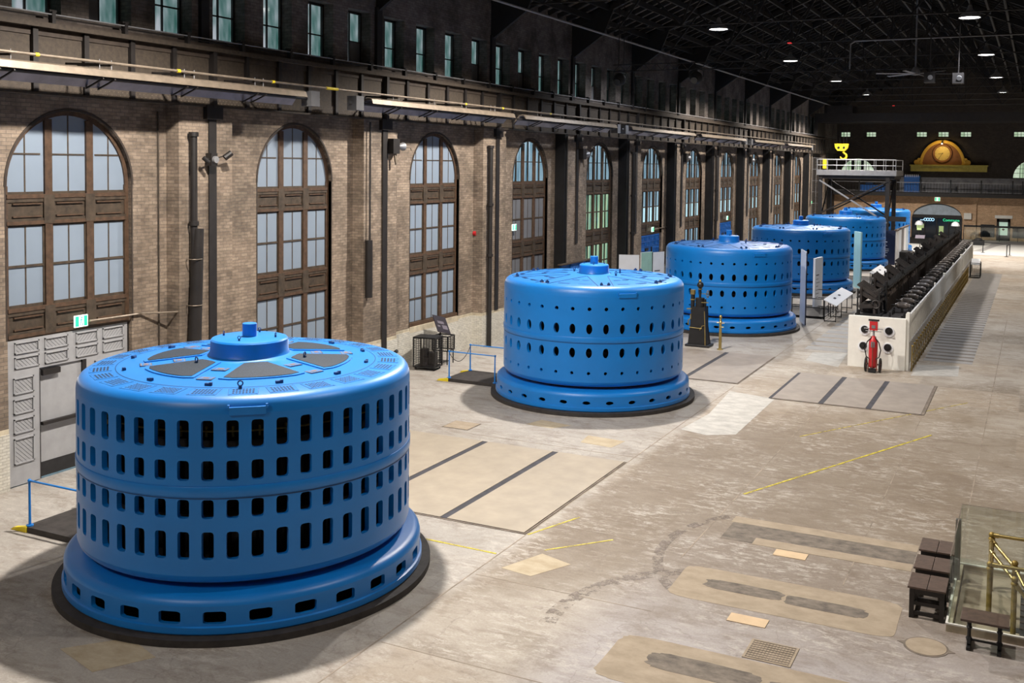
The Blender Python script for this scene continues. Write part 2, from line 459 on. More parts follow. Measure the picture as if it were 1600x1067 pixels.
def patch_mat(name, a, bcol, scale=2.0):
    m, nt, b = newmat(name); co = objco(nt)
    f = noise(nt, mapping(nt, co, (1, 1.6, 1)), scale, 7, 0.7)
    c = ramp(nt, f, [(0.35, a), (0.65, bcol)])
    nt.links.new(c, b.inputs['Base Color']); b.inputs['Roughness'].default_value = 0.8
patch_mat('patch_tan', (0.28, 0.225, 0.16), (0.38, 0.31, 0.23))
patch_mat('patch_grey', (0.09, 0.075, 0.062), (0.22, 0.185, 0.15), 3)
patch_mat('patch_white', (0.34, 0.33, 0.31), (0.50, 0.485, 0.455))
patch_mat('patch_yellow', (0.36, 0.29, 0.19), (0.47, 0.40, 0.29))
def worn(name, col, lo=0.42, hi=0.60):
    m, nt, b = newmat(name); co = objco(nt)
    f = noise(nt, co, 3.0, 8, 0.75)
    b.inputs['Base Color'].default_value = col+(1,)
    tr = N(nt, 'ShaderNodeBsdfTransparent'); mx = N(nt, 'ShaderNodeMixShader')
    nt.links.new(ramp(nt, f, [(lo, (0.02, 0.02, 0.02)), (hi, (1, 1, 1))]), mx.inputs[0])
    nt.links.new(tr.outputs[0], mx.inputs[1]); nt.links.new(b.outputs[0], mx.inputs[2])
    nt.links.new(mx.outputs[0], nt.nodes['Material Output'].inputs[0])
worn('worn_yellow', (0.66, 0.55, 0.05), 0.36, 0.62)
worn('tyre_mark', (0.15, 0.11, 0.08), 0.48, 0.60)
b_ = M['blue_paint'].node_tree.nodes['Principled BSDF']
b_.inputs['Sheen Weight'].default_value = 0.22; b_.inputs['Sheen Roughness'].default_value = 0.30
b_.inputs['Coat IOR'].default_value = 1.6; b_.inputs['Coat Roughness'].default_value = 0.42
# ================================================================ SETTING
mb = MB(); mb.mat('floor_concrete'); mb.box(XW-1.2, XR+0.6, YN-0.6, YF+1.6, -0.3, 0.0)
struct('floor', mb)

XP = -21.95         # recessed panels below the girder
XF = -21.47         # front of the brick piers
GATES = {0: 'gate_grey', 5: 'blue_door', 7: 'blue_door'}
BAYS = range(-1, 12)
RA, ZS = 1.87, 7.30          # arch radius, springing height
NS = 28
def wall_left():
    mb = MB(); X0, X1 = XP, XP-0.22
    zt = 9.7
    ystart = colc(-2); yend = YF+0.6
    def panel(y0, y1, z0, z1, m='wall_brick', x0=X0):
        if y1-y0 > 1e-3: mb.mat(m).box(X1, x0, y0, y1, z0, z1)
    panel(YN-0.6, ystart, 1.5, zt); panel(YN-0.6, ystart, 0, 1.5, 'white_brick')
    for n in BAYS:
        yc = bayc(n); a, b = yc-BAY/2, min(yc+BAY/2, yend)
        if n == 11:
            panel(a, b, 1.5, zt, 'dark_brick'); panel(a, b, 0, 1.5, 'white_brick'); continue
        panel(a, yc-RA, 1.5, zt); panel(yc+RA, b, 1.5, zt)
        panel(a, yc-RA, 0, 1.38, 'white_brick', X0+0.03); panel(yc+RA, b, 0, 1.38, 'white_brick', X0+0.03)
        panel(a, yc-RA, 1.38, 1.5, 'cream_stone', X0+0.01); panel(yc+RA, b, 1.38, 1.5, 'cream_stone', X0+0.01)
        if n not in GATES:
            panel(yc-RA, yc+RA, 0, 1.3, 'white_brick', X0+0.03)
            mb.mat('cream_stone').box(X1, X0+0.03, yc-RA, yc+RA, 1.3, 1.52)
        mb.mat('wall_brick')
        for i in range(NS):
            t0, t1 = PI*i/NS, PI*(i+1)/NS
            p0 = (yc-RA*cos(t0), ZS+RA*sin(t0)); p1 = (yc-RA*cos(t1), ZS+RA*sin(t1))
            mb.prism([p0, p1, (p1[0], zt), (p0[0], zt)], lambda p: (X0, p[0], p[1]), (X1-X0, 0, 0))
    panel(colc(11), yend, 0, zt, 'dark_brick')
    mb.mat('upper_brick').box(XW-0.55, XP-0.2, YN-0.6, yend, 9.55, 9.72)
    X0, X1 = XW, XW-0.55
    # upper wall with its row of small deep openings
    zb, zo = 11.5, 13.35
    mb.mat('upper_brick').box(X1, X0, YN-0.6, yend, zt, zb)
    mb.box(X1, X0, YN-0.6, yend, zo, 15.7)
    edges = []
    for n in BAYS:
        for k in range(4):
            c = bayc(n)-BAY/2+BAY/8+k*BAY/4
            edges.append((c-0.675, c+0.675))
    y = YN-0.6
    for a, b in edges:
        if b > YF-1: break
        mb.box(X1, X0, y, a, zb, zo); y = b
    mb.box(X1, X0, y, yend, zb, zo)
    struct('wall_left', mb)
    return [((a+b)/2) for a, b in edges if b < YF-1]
UPPER = wall_left()

# pilasters behind the steel columns
for i, n in enumerate(range(-2, 12)):
    yc = colc(n)-0.2
    if yc+1.1 > YF: continue
    mb = MB(); mb.mat('wall_brick').box(XP-0.01, XF, yc-1.05, yc+1.05, 1.5, 9.5)
    mb.mat('white_brick').box(XP-0.01, XF+0.03, yc-1.08, yc+1.08, 0, 1.38)
    mb.mat('cream_stone').box(XP-0.01, XF+0.015, yc-1.06, yc+1.06, 1.38, 1.5)
    struct('trim_%d' % (i+1), mb)

def window_big(n, idx):
    yc = bayc(n); gate = n in GATES
    root = thing('window_%d' % idx, None, None, (-22.08, yc, 0)); root['kind'] = 'structure'
    f = MB().mat('wood_frame')
    XI, XO = 0.02, -0.06
    z0 = 3.62 if gate else 1.52
    # jambs and arch ring
    for s in (-1, 1): f.box(XO, XI, min(s*1.87, s*1.74), max(s*1.87, s*1.74), z0, ZS)
    for i in range(NS):
        t0, t1 = PI*i/NS, PI*(i+1)/NS
        pts = [(-r*cos(t), ZS+r*sin(t)) for r, t in ((1.89, t0), (1.89, t1), (1.76, t1), (1.76, t0))]
        f.prism(pts, lambda p: (XI, p[0], p[1]), (XO-XI, 0, 0))
    # heavy mullions
    for s in (-1, 1):
        y = s*0.615; zt = ZS+math.sqrt(1.8**2-(abs(y)+0.1)**2)
        f.box(XO, XI+0.015, y-0.105, y+0.105, z0, zt)
    # transoms with raised panels
    bands = [(6.36, 7.10), (3.62 if gate else 3.56, 4.35)]
    for (a, b) in bands:
        f.mat('wood_panel').box(XO, 0.0, -1.8, 1.8, a, b)
        f.mat('wood_frame')
        f.box(0, 0.045, -1.78, 1.78, b-0.10, b); f.box(0, 0.045, -1.78, 1.78, a, a+0.09)
        f.mat('wood_panel').box(0, 0.025, -1.78, 1.78, b-0.19, b-0.10); f.box(0, 0.03, -1.78, 1.78, a+0.09, a+0.15)
        f.mat('wood_frame')
        for c in (-1.22, 0, 1.22):
            f.box(0, 0.05, c-0.40, c+0.40, b-0.25, b-0.215); f.box(0, 0.05, c-0.40, c+0.40, a+0.18, a+0.215)
        for s in (-1, 1): f.mat('wood_panel').box(0, 0.05, s*0.615-0.15, s*0.615+0.15, a+0.02, b-0.02)
        f.mat('wood_frame')
    if not gate: f.box(XO, 0.10, -1.87, 1.87, 1.50, 1.66)
    # sashes: stiles, muntins, meeting rails
    rows = [(4.35, 6.36)] + ([] if gate else [(1.62, 3.56)])
    f.mat('wood_panel')
    for (a, b) in rows:
        for c, w in ((-1.245, 0.50), (0, 0.49), (1.245, 0.50)):
            for s in (-1, 1): f.box(-0.06, -0.01, c+s*w-0.025, c+s*w+0.025, a, b)
            f.box(-0.06, -0.01, c-w, c+w, a, a+0.07); f.box(-0.06, -0.01, c-w, c+w, b-0.05, b)
            m = (a+b)/2
            f.box(-0.06, 0.0, c-w, c+w, m-0.03, m+0.03)
            f.box(-0.09, -0.02, c-0.02, c+0.02, a, b)
    for c, w in ((-1.245, 0.50), (0, 0.49), (1.245, 0.50)):
        f.box(-0.10, 0, c-w, c+w, 7.10, 7.16)
        zt = 8.92 if c == 0 else 8.56
        f.box(-0.09, -0.02, c-0.02, c+0.02, 7.1, zt+(0.14 if c == 0 else 0.0))
        f.box(-0.09, -0.01, c-w*(1 if c == 0 else 0.86), c+w*(1 if c == 0 else 0.86), 8.06, 8.10)
    fr = f.build('window_frame', None, root)
    # panes
    def pane(poly, m):
        p = MB(); p.prism(poly, lambda q: (-0.028, q[0], q[1]), (-0.008, 0, 0)); p.build('pane', m, root)
    arch = [(-1.78*cos(PI*i/NS), ZS+1.78*sin(PI*i/NS)) for i in range(NS+1)]
    poly = [(-1.78, 7.10)]+arch+[(1.78, 7.10)]
    if n <= 2: mt = mm = ml = 'blind_blue'
    elif n == 3: mt, mm, ml = 'glass_day', 'blind_grey', 'blind_grey'
    elif n == 4: mt, mm, ml = 'glass_day', 'glass_green', 'glass_green'
    else: mt, mm, ml = 'glass_day', 'glass_day', 'glass_day'
    pane(poly, mt)
    if n >= 5:
        pane([(-1.75, 5.36), (1.75, 5.36), (1.75, 6.36), (-1.75, 6.36)], mm)
        pane([(-1.75, 4.35), (1.75, 4.35), (1.75, 5.36), (-1.75, 5.36)], 'glass_bright')
    else: pane([(-1.75, 4.35), (1.75, 4.35), (1.75, 6.36), (-1.75, 6.36)], mm)
    if not gate: pane([(-1.75, 1.6), (1.75, 1.6), (1.75, 3.56), (-1.75, 3.56)], ml)
    # thin dark edging around the arch on the wall face
    e = MB().mat('steel_dark_brown')
    for i in range(NS):
        t0, t1 = PI*i/NS, PI*(i+1)/NS
        pts = [(-r*cos(t), ZS+r*sin(t)) for r, t in ((1.93, t0), (1.93, t1), (1.87, t1), (1.87, t0))]
        e.prism(pts, lambda p: (0.15, p[0], p[1]), (-0.18, 0, 0))
    for s in (-1, 1): e.box(0.0, 0.14, min(s*1.87, s*1.91), max(s*1.87, s*1.91), z0, ZS)
    e.build('arch_edging', None, root)
idx = 1
for n in BAYS:
    if n < 11: window_big(n, idx); idx += 1

# row of small upper windows
proto_upper = None
for k, yc in enumerate(UPPER):
    root = thing('window_%d' % (idx+k), None, None, (-22.25, yc, 0)); root['kind'] = 'structure'
    f = MB().mat('black_steel')
    f.box(-0.04, 0.04, -0.675, -0.61, 11.5, 13.35); f.box(-0.04, 0.04, 0.61, 0.675, 11.5, 13.35)
    f.box(-0.04, 0.04, -0.675, 0.675, 11.5, 11.56); f.box(-0.04, 0.04, -0.675, 0.675, 13.27, 13.35)
    f.box(-0.03, 0.03, -0.02, 0.02, 11.5, 13.35); f.box(-0.03, 0.03, -0.65, 0.65, 12.26, 12.30)
    f.build('window_frame', None, root)
    p = MB(); p.box(-0.015, 0.0, -0.64, 0.64, 11.5, 13.35); p.build('pane', 'glass_upper', root)
    if k in (6, 11, 12, 14, 15, 17, 18, 21):         # some lower panes are boarded grey
        s = 1 if k % 2 else -1
        q = MB(); q.box(0.0, 0.02, min(0, s*0.62), max(0, s*0.62), 11.56, 12.3); q.build('pane_board', 'gate_groove', root)
idx += len(UPPER)

# gates below three of the windows
def gate(n, m, di):
    yc = bayc(n)
    root = thing('door_%d' % di, None, None, (-22.06, yc, 0)); root['kind'] = 'structure'
    g = MB().mat(m)
    g.box(-0.12, 0, -1.80, -0.92, 0.03, 3.58)      # left stile
    g.box(-0.12, 0, 0.45, 1.80, 0.03, 3.58)        # right part
    g.box(-0.12, 0, -0.92, 0.45, 2.80, 3.58)       # head
    groove = 'gate_groove' if m == 'gate_grey' else 'dark_blue_line'
    def pan(y0, y1, z0, z1, sgn):
        # raised border: dark top/right edge and a lighter lower lip, diagonal boards
        g.mat(m)
        for (a, b, c, d) in ((y0, y1, z1-0.03, z1), (y0, y1, z0, z0+0.03), (y0, y0+0.03, z0, z1), (y1-0.03, y1, z0, z1)):
            g.box(0, 0.03, a, b, c, d)
        g.mat(groove); g.box(0, 0.004, y0+0.03, y1-0.03, z1-0.05, z1-0.03); g.box(0, 0.004, y1-0.045, y1-0.03, z0+0.03, z1-0.03)
        k = max(3, int((y1-y0+z1-z0)/0.11)); w, h = y1-y0-0.06, z1-z0-0.06
        for i in range(1, k):
            t = (w+h)*i/k
            if sgn > 0:
                p = (min(t, w), max(0, t-w)); q = (max(0, t-h), min(t, h))
            else:
                p = (w-min(t, w), max(0, t-w)); q = (w-max(0, t-h), min(t, h))
            a = Vector((0.002, y0+0.03+p[0], z0+0.03+p[1])); b = Vector((0.002, y0+0.03+q[0], z0+0.03+q[1]))
            g.bar(a, b, 0.007, 0.004)
    for r in (2.88, 3.24):
        for y0, s in ((-1.62, 1), (-0.78, 1), (0.14, -1), (0.98, -1)):
            pan(y0, y0+0.68, r, r+0.28, s)
    for z0, z1 in ((0.55, 1.18), (1.30, 1.66), (1.78, 2.14), (2.26, 2.66)): pan(-1.66, -1.10, z0, z1, 1)
    for z0, z1 in ((0.3, 1.1), (1.25, 1.9), (2.05, 2.7)): pan(0.72, 1.16, z0, z1, -1); pan(1.24, 1.68, z0, z1, -1)
    g.mat('black_steel').box(-0.14, 0.012, -0.93, -0.915, 0.03, 2.8).box(-0.14, 0.012, 0.34, 0.46, 0.03, 2.8)
    g.mat('black_steel').box(-0.13, -0.01, -1.87, -1.80, 0, 3.62).box(-0.13, -0.01, 1.80, 1.87, 0, 3.62)
    g.mat('wood_panel').box(-0.13, 0.0, -1.87, 1.87, 3.58, 3.62)
    g.build('gate_frame', None, root)
    l = MB().mat(m).box(-0.12, -0.05, -0.90, 0.34, 0.42, 2.79)
    l.mat('black_mat').box(-0.12, -0.04, -0.90, 0.34, 0.06, 0.42)
    leaf = l.build('door_leaf', None, root)
    MB().box(-0.04, 0.05, -0.86, -0.35, 2.60, 2.74).build('door_closer', 'black_steel', leaf)
    h = MB(); h.box(-0.03, 0.07, -0.88, 0.28, 1.36, 1.44); h.box(-0.03, 0.09, 0.20, 0.33, 1.28, 1.56)
    h.build('push_bar', 'black_steel', leaf)
for i, n in enumerate(GATES): gate(n, GATES[n], i+1)

# far wall with arched windows, small windows, shop front
def far_wall():
    mb = MB(); Y0, Y1 = YF, YF+0.6
    xs = (-19.36, -0.44); r = 2.0; zb = 7.1
    mb.mat('tan_brick')
    # lower part with shop arch and doorway
    ax, ar = -10.3, 2.75
    def arcz(x): return 2.35+math.sqrt(max(0, 1-((x-ax)/ar)**2))*1.65
    mb.box(XW-0.6, ax-ar, Y0, Y1, 0, 5.0)
    mb.box(ax+ar, -3.95, Y0, Y1, 0, 5.0); mb.box(-3.95, -2.55, Y0, Y1, 2.45, 5.0); mb.box(-2.55, XR+0.6, Y0, Y1, 0, 5.0)
    for i in range(24):
        x0, x1 = ax-ar+2*ar*i/24, ax-ar+2*ar*(i+1)/24
        mb.prism([(x0, arcz(x0)), (x1, arcz(x1)), (x1, 5.0), (x0, 5.0)], lambda p: (p[0], Y0, p[1]), (0, Y1-Y0, 0))
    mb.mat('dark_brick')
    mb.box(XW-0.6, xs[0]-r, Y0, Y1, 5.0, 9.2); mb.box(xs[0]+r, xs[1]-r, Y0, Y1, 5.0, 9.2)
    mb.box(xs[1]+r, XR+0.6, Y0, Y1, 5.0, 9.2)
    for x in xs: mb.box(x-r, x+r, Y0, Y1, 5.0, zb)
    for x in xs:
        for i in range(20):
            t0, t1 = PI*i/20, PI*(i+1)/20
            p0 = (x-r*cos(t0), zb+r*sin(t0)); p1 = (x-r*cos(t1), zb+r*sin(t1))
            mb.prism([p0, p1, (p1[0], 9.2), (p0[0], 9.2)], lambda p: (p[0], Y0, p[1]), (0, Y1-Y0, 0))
    sm = [-20.84, -17.89, -12.24, -9.88, -7.49, -1.93]
    x = XW-0.6
    for c in sm:
        mb.box(x, c-0.55, Y0, Y1, 11.72, 12.24); x = c+0.55
    mb.box(x, XR+0.6, Y0, Y1, 11.72, 12.24)
    mb.box(XW-0.6, XR+0.6, Y0, Y1, 9.2, 11.72); mb.box(XW-0.6, XR+0.6, Y0, Y1, 12.24, 22)
    struct('wall_far', mb)
    return xs, r, zb, sm, ax, ar, arcz
FX, FR, FZ, FSM, AX, AR, arcz = far_wall()
for x in FX:
    root = thing('window_%d' % idx, None, None, (x, YF+0.2, 0)); root['kind'] = 'structure'; idx += 1
    f = MB().mat('black_steel')
    for t in (-0.55, 0.55): f.box(t-0.17, t+0.17, -0.04, 0.06, FZ, FZ+1.85)
    for t in (-1.3, -1.0, 0.0, 0.27, -0.27, 1.0, 1.3): f.box(t-0.025, t+0.025, -0.03, 0.03, FZ, FZ+math.sqrt(4-t*t)-0.02)
    for z in (0.5, 1.0, 1.45): w = math.sqrt(4-z*z); f.box(-w, w, -0.03, 0.03, FZ+z, FZ+z+0.04)
    f.build('window_frame', None, root)
    poly = [(-2*cos(PI*i/24), FZ+2*sin(PI*i/24)) for i in range(25)]
    p = MB(); p.prism(poly, lambda q: (q[0], 0.07, q[1]), (0, 0.02, 0)); p.build('pane', 'glass_far', root)
for x in FSM:
    root = thing('window_%d' % idx, None, None, (x, YF+0.25, 0)); root['kind'] = 'structure'; idx += 1
    p = MB(); p.box(-0.55, 0.55, 0.04, 0.06, 11.72, 12.24); p.build('pane', 'glass_far', root)
    f = MB().mat('black_steel')
    for t in (-0.2, 0.15): f.box(t-0.02, t+0.02, 0, 0.04, 11.72, 12.24)
    f.box(-0.55, 0.55, 0, 0.04, 11.94, 11.98)
    f.build('window_frame', None, root)
    s = MB(); s.box(-0.75, 0.75, -0.45, -0.25, 11.42, 11.6); s.build('window_sill', 'steel_brown', root)

# shop front in the arch
root = thing('door_4', None, None, (AX, YF, 0)); root['kind'] = 'structure'
p = MB().mat('silver_arch')
pts = [(-2.6, 2.62)]+[(-2.6+5.2*i/24, min(arcz(AX-2.6+5.2*i/24)-0.07, 3.9)) for i in range(25)]+[(2.6, 2.62)]
p.prism(pts, lambda q: (q[0], 0.10, q[1]), (0, 0.05, 0)); p.build('lunette_panel', None, root)
g = MB().mat('black_steel').box(-2.75, 2.75, 0.05, 0.2, 2.3, 2.68)
for x in (-2.7, -1.3, 0.0, 1.3, 2.7): g.box(x-0.05, x+0.05, 0.02, 0.15, 0, 2.4)
for i in range(24):
    x0, x1 = -2.75+5.5*i/24, -2.75+5.5*(i+1)/24
    g.prism([(x0, arcz(AX+x0)-0.10), (x1, arcz(AX+x1)-0.10), (x1, arcz(AX+x1)), (x0, arcz(AX+x0))], lambda q: (q[0], -0.02, q[1]), (0, 0.12, 0))
g.build('shop_frame', None, root)
MB().box(-2.7, 2.7, 0.12, 0.16, 0, 2.4).build('shop_glass', 'dark_glass', root)
gl = MB(); gl.box(-2.2, -1.4, 0.10, 0.12, 1.1, 1.6); gl.box(0.25, 0.75, 0.10, 0.12, 0.3, 1.4); gl.build('lit_shelf', 'shop_glow', root)
# shop lettering
sg = thing('shop_sign', 'small green lit shop lettering right of centre in the far arch', 'sign', (AX+1.55, YF+0.012, 2.10))
text_mesh('Commune', 0.42, 'lettering', 'letter_green', sg, (0, 0, 0), (PI/2, 0, 0))
sg = thing('shop_sign', 'small pale blue lit shop sign left of centre in the far arch', 'sign', (AX-1.0, YF-0.0, 2.12))
rg = MB()
for k in range(4): rg.tube([(-0.25+0.27*k+0.15*cos(a*PI/8), 0, 0.15*sin(a*PI/8)) for a in range(16)], 0.035, 6, closed=True)
for k in range(3): rg.cyl((-0.75+0.13*k, -0.01, -0.07), (-0.75+0.13*k, 0.01, -0.07), 0.05, 10)
rg.build('lettering', 'letter_blue', sg)
# small doorway in the far wall
root = thing('door_5', None, None, (-3.25, YF, 0)); root['kind'] = 'structure'
d = MB().mat('black_steel'); d.box(-0.7, -0.45, -0.05, 0.3, 0, 2.45); d.box(0.45, 0.7, -0.05, 0.3, 0, 2.45); d.box(-0.7, 0.7, -0.05, 0.3, 2.1, 2.45)
d.box(-0.5, 0.5, 0.0, 0.1, 0.0, 0.6)
d.build('door_frame', None, root)
MB().box(-0.45, 0.45, 0.1, 0.14, 0.1, 2.1).build('door_pane', 'door_lit', root)
MB().box(-0.9, 0.9, -0.12, 0.0, 2.5, 2.85).build('door_head', 'white_paint', root)
b_ = MB(); b_.prism([(-0.16, 1.25), (0, 1.12), (0.16, 1.25), (0.1, 1.33), (0, 1.37), (-0.1, 1.33)], lambda q: (q[0], 0.09, q[1]), (0, 0.01, 0)); b_.build('door_emblem', 'wood_frame', root)
# dark low window strips beside the doorway
mb = MB(); mb.box(-5.6, -4.15, YF-0.06, YF, 0.35, 1.75); struct('window_%d' % idx, mb, 'dark_glass'); idx += 1
mb = MB(); mb.box(-2.3, 2.0, YF-0.06, YF, 0.35, 1.6); struct('window_%d' % idx, mb, 'dark_glass'); idx += 1
# pilaster strip and white bracket on the far wall
mb = MB().mat('tan_brick'); mb.box(-6.5, -6.1, YF-0.25, YF, 0, 4.2); mb.box(-6.8, -5.9, YF-0.3, YF, 4.2, 4.9); struct('trim_20', mb)
mb = MB().mat('tan_brick'); mb.box(-16.2, -15.8, YF-0.25, YF, 0, 4.2); mb.box(-16.5, -15.5, YF-0.3, YF, 4.2, 4.9); struct('trim_21', mb)
mb = MB().mat('plaster_dim'); mb.box(-14.5, XR, YF-0.04, YF, 5.3, 7.0); struct('trim_22', mb, None)

# right wall, near wall, roof
mb = MB().mat('upper_brick'); mb.box(XR, XR+0.5, YN-0.6, YF+0.6, 0, 15.7); struct('wall_right', mb)
mb = MB().mat('upper_brick'); mb.box(XW-0.6, XR+0.5, YN-0.6, YN, 0, 22); struct('wall_near', mb)
XC = (XW+XR)/2; ZR, ZE = 20.6, 15.5
mb = MB().mat('deck_boards')
for (xa, xb) in ((XW-0.6, XC), (XR+0.6, XC)):
    za = ZE-0.2
    mb.add([(xa, YN-0.6, za), (xb, YN-0.6, ZR), (xb, YF+0.6, ZR), (xa, YF+0.6, za), (xa, YN-0.6, za+0.3), (xb, YN-0.6, ZR+0.3), (xb, YF+0.6, ZR+0.3), (xa, YF+0.6, za+0.3)],
           [(0, 1, 2, 3), (7, 6, 5, 4), (0, 3, 7, 4), (1, 5, 6, 2), (0, 4, 5, 1), (3, 2, 6, 7)])
ceil = struct('ceiling', mb)
# rafters and purlins of the roof, fixed to the ceiling
rf = MB().mat('roof_steel')
def roofz(x): return ZE + (ZR-ZE)*(1-abs(x-XC)/(XC-XW))
y = 12.0
while y < YF:
    for s in (-1, 1):
        xe = XC+s*(XC-XW+0.2)*-1 if False else (XW if s < 0 else XR)
        rf.bar((xe, y, roofz(xe)-0.16), (XC, y, ZR-0.16), 0.10, 0.24)
    y += 1.09
rf.build('rafters', None, ceil)['kind'] = 'stuff'
pf = MB().mat('roof_steel')
for k in range(1, 12):
    for s in (-1, 1):
        x = XC+s*(XC-XW)*k/12
        pf.bar((x, YN, roofz(x)-0.42), (x, YF, roofz(x)-0.42), 0.12, 0.28)
pf.build('purlins', None, ceil)['kind'] = 'stuff'

# ---------------------------------------------------------------- roof trusses
def make_truss():
    t = thing('roof_truss', 'x', 'truss')
    zt = 14.85; m = 'roof_steel'
    c = MB().mat(m)
    c.bar((XW, 0, ZE-0.45), (XC, 0, ZR-0.5), 0.22, 0.30); c.bar((XR, 0, ZE-0.45), (XC, 0, ZR-0.5), 0.22, 0.30)
    c.build('top_chord', None, t)
    MB().mat('black_steel').tube([(XW, 0, zt), (XR, 0, zt)], 0.035, 6).build('tie_rod', None, t)
    w = MB().mat(m)
    for s in (-1, 1):
        P = lambda u, z: (XC+s*u, 0, z)
        rz = lambda u: roofz(XC+s*u)-0.5
        for a, b in ((P(9.5, zt), P(8.0, rz(8.0))), (P(8.0, rz(8)), P(6.2, zt)), (P(6.2, zt), P(5.0, rz(5))), (P(5.0, rz(5)), P(2.6, zt)), (P(2.6, zt), P(0, ZR-0.5)), (P(6.2, zt), P(2.8, rz(2.8))), (P(2.8, rz(2.8)), P(2.6, zt))):
            w.bar(a, b, 0.09, 0.09)
    w.build('web_members', None, t)
    for s in (-1, 1):
        x0 = XW if s < 0 else XR
        g = MB().mat(m)
        g.prism([(0, 13.4), (0, 15.4), (2.3, 15.9), (1.75, 14.6)], lambda p: (x0 - s*p[0], -0.08, p[1]), (0, 0.16, 0))
        g.box(min(x0, x0-s*0.12), max(x0, x0-s*0.12), -0.16, 0.16, 11.3, 13.6)
        g.build('gusset', None, t)
    return t
tp = make_truss()
ORD = ['first', 'second', 'third', 'fourth', 'fifth', 'sixth', 'seventh', 'eighth', 'ninth', 'tenth', 'eleventh', 'twelfth', 'thirteenth', 'fourteenth']
tr_y = [colc(n) for n in range(0, 12)]
for i, y in enumerate(tr_y):
    lab = 'black steel roof truss over the %s wall column from the left of the photo' % ORD[i]
    if i == 0: tp.location = (0, y, 0); tp['label'] = lab; tp['group'] = 'roof trusses'
    else: dup(tp, (0, y, 0), label=lab, group='roof trusses')
# long pipe along the gusset tips
tag(MB().tube([(-20.05, YN+0.5, 14.62), (-20.05, YF-4, 14.62)], 0.055, 8).build('eaves_pipe', 'grey_metal'), 'long grey pipe running along the roof brackets above the upper windows', 'pipe')

# ---------------------------------------------------------------- steel columns, runway girders
def column(z0):
    t = thing('steel_column', 'x', 'column')
    c = MB().mat('black_steel')
    c.box(-0.16, -0.13, -0.15, 0.15, z0, 9.55); c.box(0.0, 0.03, -0.15, 0.15, z0, 9.55); c.box(-0.13, 0.0, -0.11, 0.11, z0, 9.55)
    c.build('shaft', None, t)
    MB().mat('black_steel').box(-0.16, 0.12, -0.32, 0.32, 9.15, 9.55).build('bearing_plate', None, t)
    return t
CP = {0: column(0.0), 1: column(1.5), 2: column(3.9)}
used_cp = set()
col_ns = list(range(-1, 12))
COLLAB = {}
for i, n in enumerate(col_ns):
    if n < 0: lab = 'dark steel column left of the grey gate, outside the photo'
    elif n == 11: lab = 'dark steel column at the far end of the left wall behind the gantry'
    else: lab = 'dark steel wall column, %s from the left of the photo' % ORD[n]
    COLLAB[n] = lab
    kc = 0 if n < 2 else (1 if n == 2 else 2); cp = CP[kc]
    if kc not in used_cp: used_cp.add(kc); cp.location = (-21.44, colc(n), 0); cp['label'] = lab; cp['group'] = 'steel columns along the left wall'
    else: dup(cp, (-21.44, colc(n), 0), label=lab, group='steel columns along the left wall')

# black boxes added to darken the near side of the far piers as shade
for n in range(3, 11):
    t = thing('shade_box', 'tall flat black box added as pier shade left of the %s wall column' % ORD[n], 'added shade box', (0, colc(n)-0.2, 0), group='black boxes added as pier shade')
    MB().mat('black_iron').box(XP, XF+0.06, -1.42, -1.06, 0, 9.5).build('shade_body', None, t)
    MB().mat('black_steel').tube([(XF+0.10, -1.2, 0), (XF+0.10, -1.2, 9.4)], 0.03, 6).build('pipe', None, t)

def girder():
    """one bay of the riveted crane runway, origin at bay centre"""
    t = thing('runway_girder', 'x', 'girder')
    h = BAY/2
    g = MB().mat('steel_brown')
    g.box(-0.03, 0.0, -h, h, 9.55, 11.1)
    g.build('web_plate', None, t)
    f = MB().mat('steel_brown')
    f.box(-0.18, 0.22, -h, h, 11.08, 11.2); f.box(-0.18, 0.14, -h, h, 9.5, 9.55); f.box(0.0, 0.03, -h, h, 9.55, 9.85)
    f.mat('steel_dark_brown').box(-0.02, 0.03, -h, h, 10.9, 11.08)
    f.build('flanges', None, t)
    for k in range(6):
        y = -h+BAY*k/6
        s = MB().mat('black_steel'); s.box(0.0, 0.20 if k == 0 else 0.11, y-0.07, y+0.07, 9.5, 11.08)
        s.build('stiffener', None, t)
    r = MB().mat('galvanised')
    prof = [(0.016, 0), (0.012, 0.012), (0.004, 0.016)]
    k = 0; y = -h+0.14
    while y < h:
        for z, dy in ((9.62, 0), (9.70, 0.07), (9.78, 0)):
            yy = y+dy
            b = len(r.v)
            r.add([(0.03, yy-0.016, z), (0.03, yy, z-0.016), (0.03, yy+0.016, z), (0.03, yy, z+0.016), (0.045, yy, z)],
                  [(0, 1, 4), (1, 2, 4), (2, 3, 4), (3, 0, 4)])
        y += 0.14
    r.build('rivets', 'steel_brown', t)['kind'] = 'stuff'
    q = MB().mat('steel_dark_brown'); q.box(-0.05, 0.05, -h, h, 11.2, 11.3)
    q.build('crane_rail', None, t)
    return t
gp = girder()
WN = ['leftmost tall arched window, over the grey gate', 'second arched window from the left', 'third arched window from the left', 'fourth arched window from the left',
      'fifth arched window from the left', 'sixth arched window, over the nearer blue gate', 'seventh arched window from the left', 'eighth arched window, over the farther blue gate',
      'ninth arched window from the left', 'tenth arched window from the left', 'last arched window before the corner', 'dark end bay behind the gantry']
for i, n in enumerate(range(-1, 12)):
    lab = ('brown riveted runway girder above the ' + WN[n]) if n >= 0 else 'brown riveted runway girder left of the grey gate bay, outside the photo'
    if i == 0: gp.location = (-21.5, bayc(n), 0); gp['label'] = lab; gp['group'] = 'riveted runway girders'
    else: dup(gp, (-21.5, bayc(n), 0), label=lab, group='riveted runway girders')
